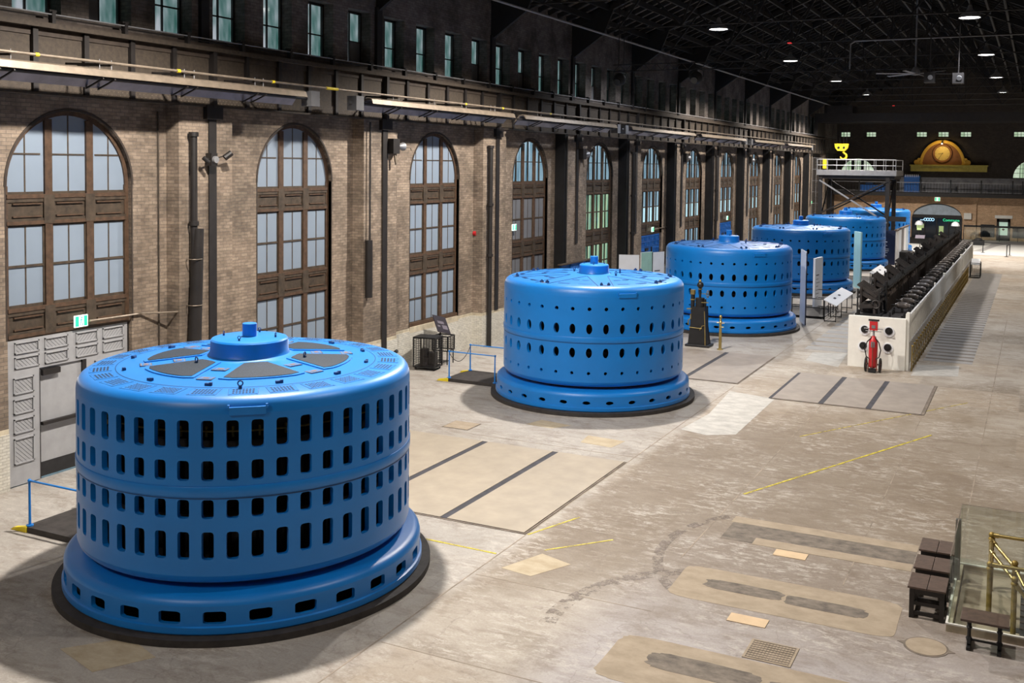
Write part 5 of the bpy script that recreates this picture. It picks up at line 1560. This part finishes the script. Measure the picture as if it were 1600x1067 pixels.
l = MB().mat('label_plate'); l.box(-0.07, 0.07, -0.182, -0.165, 1.0, 1.22); l.build('instruction_label', None, t)

# governor and brass post
t = thing('governor', 'black and brass governor machine between the second and third generators', 'machine', (-13.30, 44.0, 0))
b = MB().mat('black_iron'); b.box(-0.55, 0.55, -0.38, 0.38, 0, 0.10); b.prism([(-0.42, 0.10), (0.42, 0.10), (0.30, 0.9), (0.28, 1.75), (-0.28, 1.75), (-0.34, 0.9)], lambda p: (p[0], -0.28, p[1]), (0, 0.56, 0))
b.build('pedestal', None, t, bevel=0.02)
c = MB().mat('black_iron'); c.cyl((0, 0, 1.75), (0, 0, 2.15), 0.20, 16); c.cyl((0, 0, 2.15), (0, 0, 2.9), 0.05, 10); c.sphere((0, 0, 2.72), 0.15, 12); c.cyl((-0.3, -0.1, 1.5), (-0.3, -0.1, 2.4), 0.09, 10); c.cyl((0.22, 0, 1.75), (0.22, 0, 2.1), 0.07, 10)
c.build('spindle', None, t, smooth=50)
br = MB().mat('brass'); br.cyl((-0.3, -0.1, 2.3), (-0.3, -0.1, 2.5), 0.12, 12); br.cyl((-0.3, -0.1, 2.05), (-0.3, -0.1, 2.1), 0.12, 12); br.sphere((0, -0.05, 2.9), 0.07, 8); br.cyl((0, 0, 2.52), (0, 0, 2.56), 0.1, 12)
br.tube([(-0.45, -0.2, 0.95), (-0.45, -0.25, 1.15), (-0.32, -0.3, 1.25), (-0.32, -0.3, 1.45)], 0.028, 8); br.tube([(0.36, -0.3, 0.1), (0.34, -0.32, 1.0), (0.3, -0.3, 1.6)], 0.022, 8); br.tube([(-0.5, -0.3, 1.66), (-0.3, -0.3, 1.68)], 0.03, 8)
br.tube([(-0.2, -0.1, 1.95), (0.45, -0.2, 1.98)], 0.02, 6); br.tube([(-0.4, -0.3, 0.85), (0.2, -0.33, 0.83)], 0.015, 6); br.tube([(0.1, -0.3, 0.75), (0.22, -0.33, 0.95), (0.34, -0.33, 0.98)], 0.02, 6)
br.build('brass_fittings', None, t, smooth=50)
w = MB().mat('brass'); w.tube([(0.38, -0.1+0.16*cos(a*PI/8), 2.35+0.16*sin(a*PI/8)) for a in range(16)], 0.018, 6, closed=True); w.bar((0.1, -0.1, 2.35), (0.38, -0.1, 2.35), 0.03); w.bar((0.38, -0.26, 2.35), (0.38, 0.06, 2.35), 0.015); w.build('handwheel', None, t)
t = thing('brass_post', 'slim brass rope post standing in front of the third generator', 'post', (-12.22, 43.55, 0))
b = MB().mat('brass'); b.lathe([(0.13, 0), (0.13, 0.03), (0.07, 0.06), (0.065, 0.6), (0.055, 1.2), (0.08, 1.22), (0.05, 1.26), (0.05, 1.40)], n=14); b.sphere((0, 0, 1.45), 0.07, 10); b.build('shaft', None, t, smooth=45)
b = MB().mat('brass'); b.tube([(-0.17, 0, 1.17), (0.17, 0, 1.17)], 0.02, 8); b.tube([(0, -0.05, 1.0), (0.16, -0.05, 1.0)], 0.018, 8); b.build('cross_arms', None, t)

# cages and picture board near the wall
t = thing('wire_trolley', 'black wire mesh trolley standing by the white brick under the third window', 'trolley', (-21.05, 33.75, 0), R_(8))
def cage(hx, hy, hz, z0=0.12):
    b = MB().mat('black_iron')
    for x in (-hx, hx):
        for y in (-hy, hy): b.bar((x, y, z0), (x, y, hz), 0.04)
    for z in (z0, hz):
        for y in (-hy, hy): b.bar((-hx, y, z), (hx, y, z), 0.04)
        for x in (-hx, hx): b.bar((x, -hy, z), (x, hy, z), 0.04)
    z = z0+0.1
    while z < hz: 
        for y in (-hy, hy): b.bar((-hx, y, z), (hx, y, z), 0.010)
        for x in (-hx, hx): b.bar((x, -hy, z), (x, hy, z), 0.010)
        z += 0.09
    k = 8
    for i in range(1, k):
        x = -hx+2*hx*i/k
        for y in (-hy, hy): b.bar((x, y, z0), (x, y, hz), 0.010)
        y = -hy+2*hy*i/k
        for x in (-hx, hx): b.bar((x, y, z0), (x, y, hz), 0.010)
    return b
cage(0.45, 0.35, 1.25).build('cage', None, t)
MB().mat('black_iron').box(-0.47, 0.47, -0.37, 0.37, 1.24, 1.28).build('top_plate', None, t)
MB().mat('black_iron').box(-0.44, 0.44, -0.34, 0.34, 0.10, 0.14).build('bottom_plate', None, t)
m = MB().mat('black_mat')
for x in (-0.38, 0.38):
    for y in (-0.28, 0.28): m.cyl((x-0.02, y, 0.05), (x+0.02, y, 0.05), 0.05, 10)
m.build('castors', None, t)
m = MB().mat('switch_iron'); m.cyl((-0.1, -0.1, 0.14), (-0.1, -0.1, 0.8), 0.18, 12); m.box(0.0, 0.3, -0.1, 0.25, 0.14, 0.65); m.build('contents', None, t)
t = thing('wire_crate', 'smaller black wire crate on legs right of the wire trolley', 'crate', (-21.1, 35.0, 0), R_(5))
cage(0.33, 0.3, 1.12, 0.55).build('cage', None, t)
for x in (-0.3, 0.3):
    for y in (-0.27, 0.27): MB().mat('black_iron').bar((x, y, 0), (x, y, 0.55), 0.035).build('leg', None, t)
t = thing('picture_board', 'dark tilted picture board leaning above the wire crate', 'board', (-21.35, 35.25, 1.20), 0)
Mx = Matrix.Rotation(R_(-14), 3, 'X') @ Matrix.Rotation(R_(-30), 3, 'Y')
q = MB().mat('dark_screen'); q.cbox((0, 0, 0.3), (0.03, 1.0, 0.75), mat=Mx); q.build('panel', None, t)
q = MB().mat('screen_grey')
for (y, z, w, h) in ((-0.05, 0.08, 0.5, 0.12), (0.18, -0.12, 0.4, 0.18), (-0.28, -0.1, 0.2, 0.08)): q.cbox(Vector((0, 0, 0.3))+Mx @ Vector((0.017, y, z)), (0.004, w, h), mat=Mx)
q.build('picture', None, t)
q = MB().mat('black_iron'); q.bar((-0.05, 0, -1.2), (-0.05, 0, 0.25), 0.05); q.box(-0.25, 0.2, -0.25, 0.25, -1.2, -1.17); q.build('stand', None, t)
t = thing('bollard', 'short black bollard against the white brick left of the wire trolley', 'post', (-21.35, 31.9, 0))
MB().mat('black_iron').tube([(0, 0, 0), (0, 0, 0.95)], 0.05, 10).build('shaft', None, t); MB().mat('black_iron').cyl((0, 0, 0.9), (0.12, 0, 0.98), 0.07, 8).build('head', None, t)

# blue stacked boards and panels by the wall behind the second generator
t = thing('display_board', 'row of leaning blue boards with dark end behind the second generator', 'boards', (-20.5, 44.2, 0))
for i in range(4):
    q = MB().mat('blue_door'); q.prism([(0, 0), (0.35, 0), (0.1, 3.15), (0, 3.15)], lambda p: (p[0]+0.06*(i % 2), 0.45+1.0*i, p[1]), (0, 0.92, 0)); q.build('board', None, t)
q = MB().mat('black_iron'); q.box(-0.05, 0.35, -0.55, 0.38, 0, 3.05); q.build('end_case', None, t)
q = MB().mat('wood_panel'); q.box(-0.02, 0.25, 0.3, 4.4, 3.15, 3.2); q.build('top_rail', None, t)
def panel(p0, p1, z0, z1, th, m, label, side='navy_panel', lines=0, name='information_panel', lm='gate_groove'):
    p0, p1 = Vector(p0+(0,)), Vector(p1+(0,)); c = (p0+p1)/2; d = p1-p0; a = math.atan2(d.y, d.x)
    t = thing(name, label, 'panel', (c.x, c.y, 0), a)
    L = d.length
    MB().mat(side).box(-L/2, L/2, 0.0, th, z0, z1).build('backing', None, t)
    MB().mat(m).box(-L/2, L/2, -0.015, 0.0, z0, z1).build('face', None, t)
    if lines:
        q = MB().mat(lm); rnd = random.Random(lines)
        for i in range(lines):
            z = z1-(z1-z0)*(0.35+0.5*i/lines); w = L*rnd.uniform(0.25, 0.6)
            q.box(-L*0.35, -L*0.35+w, -0.019, -0.015, z, z+0.03+0.04*(i == 0))
        q.build('lettering', None, t)
    return t
panel((-20.0, 51.2), (-20.0+1.0, 51.6), 0.02, 3.2, 0.1, 'white_panel', 'white information panel by the wall left of the nearer blue gate', 'steel_post', 9)
panel((-19.6, 53.6), (-19.3, 54.6), 0.02, 3.15, 0.08, 'mint_panel', 'mint green panel with a white oval emblem beside the white wall panel', 'white_panel', 0)
panel((-19.25, 54.5), (-18.9, 55.4), 0.02, 3.12, 0.08, 'white_panel', 'narrow white panel with a dark portrait left of the nearer blue gate', 'black_mat', 5)
panel((-10.95, 54.1), (-10.36, 52.45), 0.0, 3.72, 0.06, 'pale_blue_panel', 'tall pale blue-white panel in front of the fourth generator', 'navy_panel').rotation_euler.z
panel((-11.08, 58.6), (-10.92, 60.0), 0.0, 2.88, 0.10, 'white_panel', 'shorter white panel with small print in front of the fourth generator', 'white_panel', 7)
panel((-10.93, 71.3), (-10.36, 70.4), 0.0, 3.74, 0.08, 'teal_panel', 'tall pale teal panel between the fourth and fifth generators', 'teal_panel')
panel((-11.95, 89.4), (-10.40, 89.1), 0.0, 2.85, 0.12, 'navy_panel', 'navy panel with white print beside the fifth generator', 'navy_panel', 10, lm='white_panel')
t = thing('display_case', 'pale glazed display wall with wooden top running behind the navy panel', 'display', (-10.5, 90.0, 0))
for i in range(5): MB().mat(['white_panel', 'pale_blue_panel', 'label_plate', 'white_panel', 'silver_arch'][i]).box(-0.08, 0.08, 0.2+1.8*i, 1.9+1.8*i, 0.1, 2.75).build('pane_panel', None, t)
MB().mat('stool_wood').box(-0.12, 0.12, 0.0, 9.4, 2.75, 2.85).build('top_rail', None, t)
MB().mat('black_steel').box(-0.1, 0.1, 0.0, 9.4, 0, 0.1).build('base', None, t)

# reader rails
def reader(p0, p1, label):
    """long sloping white reading board on black legs; p0 near right, p1 far right end"""
    p0, p1 = Vector(p0+(0,)), Vector(p1+(0,)); d = p1-p0; L = d.length; a = math.atan2(d.y, d.x)
    t = thing('reader_board', label, 'reading board', tuple(p0), a)
    Mx = Matrix.Rotation(R_(24), 3, 'X')
    q = MB().mat('white_panel'); q.cbox((L/2, 0.32, 1.0), (L, 0.72, 0.04), mat=Mx); q.build('board', None, t)
    q = MB().mat('navy_panel')
    for u in (0.3, 0.55): q.cbox(Vector((L*u, 0.32, 1.0))+Mx @ Vector((0, 0.05, 0.023)), (0.5, 0.12, 0.004), mat=Mx)
    q.build('print', None, t)
    for u in (0.02, 0.33, 0.66, 0.98):
        q = MB().mat('black_iron'); q.bar((L*u, 0.03, 0), (L*u, 0.03, 0.85), 0.04); q.bar((L*u, 0.6, 0), (L*u, 0.6, 1.1), 0.04); q.bar((L*u, 0.03, 0.04), (L*u, 0.6, 0.04), 0.04); q.build('leg', None, t)
reader((-9.12, 54.2), (-9.22, 60.2), 'white sloping reading board on black legs in front of the fourth generator')
reader((-9.10, 70.2), (-9.15, 75.8), 'white sloping reading board on black legs in front of the fifth generator')
t = thing('reader_board', 'small single-post reading stand near the far shop arch', 'reading board', (-10.5, 110.5, 0))
MB().mat('black_iron').tube([(0, 0, 0), (0, 0, 1.0)], 0.04, 8).build('post', None, t); MB().mat('black_iron').box(-0.35, 0.35, -0.3, 0.3, 0, 0.03).build('base', None, t)
MB().mat('screen_grey').cbox((0, 0, 1.1), (0.9, 0.6, 0.04), mat=Matrix.Rotation(R_(30), 3, 'X')).build('board', None, t)

# black railings and raised decks between the generators
def railing(pts, label, H_=1.07, step=1.5):
    t = thing('guard_railing', label, 'railing', (pts[0][0], pts[0][1], 0)); o = Vector((pts[0][0], pts[0][1], 0))
    for i in range(len(pts)-1):
        a, b = Vector(pts[i]+(0,))-o, Vector(pts[i+1]+(0,))-o; L = (b-a).length; k = max(1, round(L/step))
        q = MB().mat('black_iron')
        for z in (0.12, 0.6, H_): q.bar(a+Vector((0, 0, z)), b+Vector((0, 0, z)), 0.04)
        q.build('rails', None, t)
        for j in range(k+1):
            p = a.lerp(b, j/k); q = MB().mat('black_iron'); q.bar(p, p+Vector((0, 0, H_)), 0.045); q.build('post', None, t)
railing([(-12.6, 59.3), (-9.9, 59.3), (-9.9, 55.0), (-13.2, 55.0)], 'black railing around the dark deck behind the pale blue panel')
railing([(-12.6, 77.0), (-9.9, 77.0), (-9.9, 72.5), (-13.0, 72.5)], 'black railing around the dark deck behind the teal panel')
t = thing('raised_deck', 'dark grey raised deck behind the pale blue panel', 'deck', (-11.6, 57.1, 0)); MB().mat('ramp_rubber').box(-1.6, 1.6, -2.0, 2.1, 0, 0.10).build('deck', None, t)
t = thing('raised_deck', 'dark grey raised deck behind the teal panel', 'deck', (-11.6, 74.7, 0)); MB().mat('ramp_rubber').box(-1.6, 1.6, -2.0, 2.1, 0, 0.10).build('deck', None, t)
t = thing('bench', 'small black bench beside the pale display wall', 'bench', (-10.0, 93.6, 0)); MB().mat('black_iron').box(-0.5, 0.5, -1.2, 1.2, 0.75, 0.85).build('seat', None, t)
for y in (-1.1, 1.0): MB().mat('black_iron').box(-0.45, 0.45, y, y+0.1, 0, 0.75).build('leg', None, t)
# rack at the far right end of the block
t = thing('brochure_rack', 'small black wire rack with a pale top at the far end of the brass rail', 'rack', (-3.9, 82.6, 0))
cage(0.35, 0.7, 1.1, 0.05).build('cage', None, t); MB().mat('white_panel').cbox((0, 0, 1.15), (0.6, 1.3, 0.04), mat=Matrix.Rotation(R_(15), 3, 'X')).build('top', None, t)

# stanchions with belts
def stanchion(x, y, label):
    t = thing('stanchion', label, 'stanchion', (x, y, 0), group='black belt stanchions')
    MB().mat('black_iron').lathe([(0.2, 0), (0.2, 0.02), (0.04, 0.05), (0.04, 1.0), (0.05, 1.0), (0.05, 1.08), (0.0005, 1.08)], n=14).build('post', None, t, smooth=45)
stanchion(-4.48, 107.5, 'left of the three black belt stanchions on the white far floor')
stanchion(-2.29, 103.5, 'middle one of the three black belt stanchions, front of the right pair')
stanchion(-2.08, 105.3, 'right of the three black belt stanchions, rear of the right pair')
for a, b, l in (((-4.48, 107.5), (-2.08, 105.3), 'black belt stretched between the left and right stanchions'), ((-4.48, 107.5), (-7.2, 108.2), 'black belt running left from the left stanchion'), ((-2.29, 103.5), (-2.08, 105.3), 'short black belt joining the right pair of stanchions')):
    q = MB().mat('black_iron'); q.bar(a+(1.02,), b+(1.02,), 0.02, 0.07); tag(q.build('belt'), l, 'belt')
# low barrier with dark rail in front of the far doorway
t = thing('glass_fence', 'long low glass fence with a dark top rail in front of the far doorway', 'fence', (-7.3, 125.3, 0))
MB().mat('black_iron').box(0, 9.5, -0.06, 0.06, 1.52, 1.72).build('top_rail', None, t)
for i in range(6): MB().mat('black_iron').box(1.85*i, 1.85*i+0.06, -0.03, 0.03, 0, 1.52).build('post', None, t)
MB().box(0.06, 9.4, -0.01, 0.01, 0.05, 1.52).build('glass_panel', 'barrier_glass', t)
tag(MB().mat('white_paint').box(-7.4, -6.6, YF-0.35, YF, 2.3, 3.0).build('projector_box'), 'pale box fixed on the far brick beside the shop arch', 'box')
for k, (x, l) in enumerate(((-11.2, 'left'), (-7.6, 'right'))):
    t = thing('helmet_display', 'white domed lamp shape in front of the far shop, %s one' % l, 'display', (x, 116.5, 0))
    MB().mat('black_iron').tube([(0, 0, 0), (0, 0, 2.0)], 0.05, 8).build('post', None, t)
    MB().mat('white_panel').lathe([(0.42, 2.0), (0.42, 2.1), (0.34, 2.3), (0.18, 2.43), (0.0005, 2.46)], n=18, capb=True).build('dome', None, t, smooth=50)
    if k == 0:
        q = MB().mat('shop_glow'); q.box(-0.2, 0.25, -0.1, 0.1, 1.45, 1.95); q.build('vest', None, t)
t = thing('planter', 'low dark planter with rocks at the far end of the switch block', 'planter', (-5.4, 118.0, 0)); MB().mat('black_iron').box(-0.6, 0.6, -0.5, 0.5, 0, 0.5).build('box', None, t); MB().mat('black_mat').sphere((0, 0, 0.5), 0.45, 10, 0.6).build('rocks', None, t)

# ================================================================ FAR BALCONY, CLOCK, GANTRY, CRANE
t = thing('balcony', 'black-edged balcony with thin balusters across the far wall', 'balcony', (XC, 125.4, 0))
hx = (XR-XW)/2-0.02
MB().mat('black_steel').box(-hx, hx, -0.2, YF-125.4-0.02, 4.82, 5.25).build('slab', None, t)
r = MB().mat('grey_metal'); r.box(-hx, hx, -0.18, -0.12, 6.36, 6.44); r.box(-hx, hx, -0.17, -0.13, 5.35, 5.39); r.build('top_rail', None, t)
b = MB().mat('black_iron'); x = -hx
while x < hx: b.box(x-0.018, x+0.018, -0.17, -0.13, 5.25, 6.38); x += 0.32
b.build('balusters', None, t)['kind'] = 'stuff'
for x in (-9.0, -5.6, -2.2, 1.0, 4.2, 7.4, 8.4, 11.3): MB().mat('black_iron').box(x-0.07, x+0.07, -0.22, -0.08, 5.25, 6.75).build('newel', None, t)
t = thing('storage_bin', 'blue ribbed container on the far balcony right of the gantry', 'container', (-13.05, 126.3, 5.27))
MB().mat('blue_door').box(-0.85, 0.85, -0.5, 0.5, 0, 1.9).build('body', None, t)
q = MB().mat('white_panel')
for i in range(8): q.box(-0.75+0.2*i, -0.68+0.2*i, -0.52, -0.5, 1.75, 2.05)
q.build('ribs', None, t)
t = thing('storage_bin', 'low blue machine part on the far balcony behind the gantry railing', 'container', (-17.2, 126.4, 5.27)); MB().mat('blue_door').box(-1.6, 1.2, -0.4, 0.4, 0, 0.75).build('body', None, t); MB().mat('dark_blue_line').box(-1.0, -0.2, -0.42, 0.3, 0.75, 1.0).build('lid', None, t)

CX, CY = -9.9, YF-0.02
t = thing('clock', 'yellow arched clock gable with a round clock on the far wall', 'clock', (CX, CY, 8.45))
k = MB().mat('clock_brick'); arch = [(2.2*cos(PI*i/28), 2.62*sin(PI*i/28)) for i in range(29)]
k.prism(arch, lambda p: (p[0], -0.25, p[1]), (0, 0.23, 0)); k.build('tympanum', None, t)
k = MB().mat('clock_yellow')
for i in range(28):
    t0, t1 = PI*i/28, PI*(i+1)/28
    k.prism([(2.45*cos(t0), 2.86*sin(t0)), (2.45*cos(t1), 2.86*sin(t1)), (2.14*cos(t1), 2.54*sin(t1)), (2.14*cos(t0), 2.54*sin(t0))], lambda p: (p[0], -0.45, p[1]), (0, 0.45, 0))
k.build('arch_moulding', None, t)
for s in (-1, 1):
    k = MB().mat('clock_yellow'); k.cyl((s*2.75, -0.45, 0.28), (s*2.75, 0, 0.28), 0.30, 18); k.box(min(s*2.1, s*2.8), max(s*2.1, s*2.8), -0.42, 0, 0, 0.18); k.cyl((s*2.5, -0.45, 0.62), (s*2.5, 0, 0.62), 0.18, 14); k.build('volute', None, t, smooth=50)
f = MB().mat('clock_brick'); f.lathe([(0.80, 0.0), (0.84, 0.06), (0.92, 0.16), (1.02, 0.16), (1.10, 0.04), (1.10, 0.0)], n=40); o = f.build('bezel', None, t, smooth=40); o.rotation_euler = (PI/2, 0, 0); o.location = (0, -0.26, 1.33)
f = MB().mat('clock_face'); f.cyl((0, -0.27, 1.33), (0, -0.31, 1.33), 0.82, 36); f.build('face', None, t, smooth=40)
f = MB().mat('clock_brick')
for h in range(12):
    a = PI/6*h; f.bar((0.62*sin(a), -0.315, 1.33+0.62*cos(a)), (0.80*sin(a), -0.315, 1.33+0.80*cos(a)), 0.035 if h % 3 else 0.06, 0.02)
f.build('hour_marks', None, t)
for a, L, w in ((R_(262), 0.48, 0.09), (R_(213), 0.70, 0.06)):
    f = MB().mat('black_iron'); f.bar((-0.1*sin(a), -0.33, 1.33-0.1*cos(a)), (L*sin(a), -0.33, 1.33+L*cos(a)), w*1.3, 0.02); f.build('hand', None, t)
k = MB().mat('beam_olive'); k.box(-3.35, 4.8, -0.9, 0, -0.75, 0.0); k.box(-3.45, 4.9, -1.0, 0, -0.12, 0.02); k.build('cornice_beam', None, t)
k = MB().mat('black_iron'); k.cyl((0, -1.2, 2.45), (0, -0.9, 2.6), 0.08, 10); k.bar((0, -1.0, 2.55), (0, 0, 2.9), 0.03); k.build('picture_lamp', None, t)
MB().mat('lamp_glow').cyl((0, -1.22, 2.42), (0, -1.24, 2.41), 0.06, 10).build('picture_lamp_glow', None, t)
L = bpy.data.lights.new('clock_light', 'SPOT'); L.energy = 110; L.color = (1.0, 0.68, 0.22); L.spot_size = R_(150); L.spot_blend = 0.8; L.shadow_soft_size = 0.08
lo = bpy.data.objects.new('clock_light', L); COL.objects.link(lo); lo.parent = t; lo.location = (0, -1.9, 2.2); lo.rotation_euler = (R_(62), 0, 0)

# steel gantry with platform
GXa, GXb, GYa, GYb = -17.0, -10.75, 90.5, 95.0
t = thing('gantry', 'tall black braced steel gantry with a railed platform above the farther generators', 'gantry', ((GXa+GXb)/2, (GYa+GYb)/2, 0))
hx, hy = (GXb-GXa)/2, (GYb-GYa)/2
for x in (-hx, hx-0.7):
    for y in (-hy, hy): MB().mat('black_steel').box(x, x+0.32, y-0.16, y+0.16, 0, 7.2).build('leg', None, t)
MB().mat('grey_metal').box(-hx-0.15, hx+0.15, -hy-0.2, hy+0.2, 7.35, 7.8).build('deck', None, t)
MB().mat('black_steel').box(-hx, hx, -hy-0.1, hy+0.1, 7.05, 7.35).build('deck_beams', None, t)
MB().mat('black_steel').box(-hx+0.2, hx+1.0, -hy-0.1, -hy+0.15, 3.55, 3.95).build('lower_beam', None, t)
for y in (-hy-0.12, hy+0.12):
    MB().mat('grey_metal' if y < 0 else 'black_steel').bar((-hx+0.1, y, 6.9), (hx-0.5, y, 3.4), 0.12).build('brace', None, t); MB().mat('black_steel').bar((-hx+0.1, y, 4.0), (hx-0.5, y, 6.9), 0.12).build('brace', None, t)
for x in (-hx+0.15, hx-0.55): MB().mat('black_steel').bar((x, -hy, 3.2), (x, hy, 6.9), 0.10).build('brace', None, t)
g = MB().mat('grey_metal')
for y in (-hy-0.15, hy+0.15):
    for z in (8.2, 8.7): g.tube([(-hx-0.1, y, z), (hx+0.1, y, z)], 0.035, 6)
for x in (-hx-0.1, hx+0.1):
    for z in (8.2, 8.7): g.tube([(x, -hy-0.15, z), (x, hy+0.15, z)], 0.035, 6)
k = 8
for i in range(k+1):
    x = -hx-0.1+(2*hx+0.2)*i/k
    for y in (-hy-0.15, hy+0.15): g.tube([(x, y, 7.8), (x, y, 8.7)], 0.03, 6)
g.build('platform_railing', None, t)
tag(MB().mat('yellow_paint').box(-16.75, -16.45, 90.9, 91.1, 7.9, 8.75).build('control_box'), 'small yellow upright box on the left of the gantry platform', 'box')
# ladder on the wall
t = thing('ladder', 'black caged ladder on the left wall beside the gantry', 'ladder', (-21.0, 111.0, 0))
q = MB().mat('black_iron')
for x in (-0.3, 0.3): q.bar((x, 0, 0.0), (x, 0, 9.2), 0.05)
z = 0.3
while z < 9.1: q.bar((-0.3, 0, z), (0.3, 0, z), 0.03); z += 0.3
q.build('ladder', None, t)
q = MB().mat('grey_metal')
for z in (3.0, 4.2, 5.4, 6.6, 7.8, 9.0): q.tube([(-0.4, 0, z), (-0.4, -0.6, z), (0.4, -0.6, z), (0.4, 0, z)], 0.02, 5)
for x in (-0.4, 0.0, 0.4): q.tube([(x, -0.6, 3.0), (x, -0.6, 9.0)], 0.015, 5)
q.build('safety_cage', None, t)
# bridge crane with hook block
t = thing('bridge_crane', 'dark bridge crane spanning the hall near the far wall', 'crane', (XC, 113.0, 0))
for y in (-1.4, 1.4): MB().mat('black_steel').box(-(XC-XW)+0.3, XR-XC-0.3, y-0.25, y+0.25, 12.75, 13.7).build('girder', None, t)
for x in (-(XC-XW)+0.35, XR-XC-0.75): MB().mat('black_steel').box(x, x+0.4, -2.2, 2.2, 11.3, 12.75).build('end_carriage', None, t)
MB().mat('black_steel').box(-10.4, -7.8, -1.6, 1.6, 13.7, 14.5).build('trolley', None, t)
t = thing('crane_hook', 'yellow crane hook block hanging on ropes near the far left window', 'hook', (-18.9, 113.0, 9.2))
q = MB().mat('yellow_paint'); q.prism([(-0.68, 1.32), (0.68, 1.32), (0.62, 0.95), (0.38, 0.62), (-0.38, 0.62), (-0.62, 0.95)], lambda p: (p[0], -0.25, p[1]), (0, 0.5, 0)); q.build('block', None, t, bevel=0.03)
q = MB().mat('black_iron')
for x in (-0.28, 0.28): q.cyl((x, -0.26, 0.92), (x, -0.28, 0.92), 0.13, 14)
q.build('sheave_pins', None, t)
q = MB().mat('yellow_paint'); q.tube([(0.22, 0, 0.65), (0.22, 0, 0.35)], 0.12, 8); q.tube([(0.2+0.32*cos(a), 0, 0.02+0.32*sin(a)) for a in [R_(80-i*28) for i in range(10)]][::-1], [0.06, 0.09, 0.11, 0.12, 0.13, 0.13, 0.12, 0.12, 0.11, 0.10], 8); q.build('hook', None, t, smooth=60)
q = MB().mat('black_iron')
for x in (-0.5, -0.2, 0.2, 0.5): q.tube([(x, 0, 1.3), (x, 0, 4.6)], 0.02, 5)
q.build('ropes', None, t)
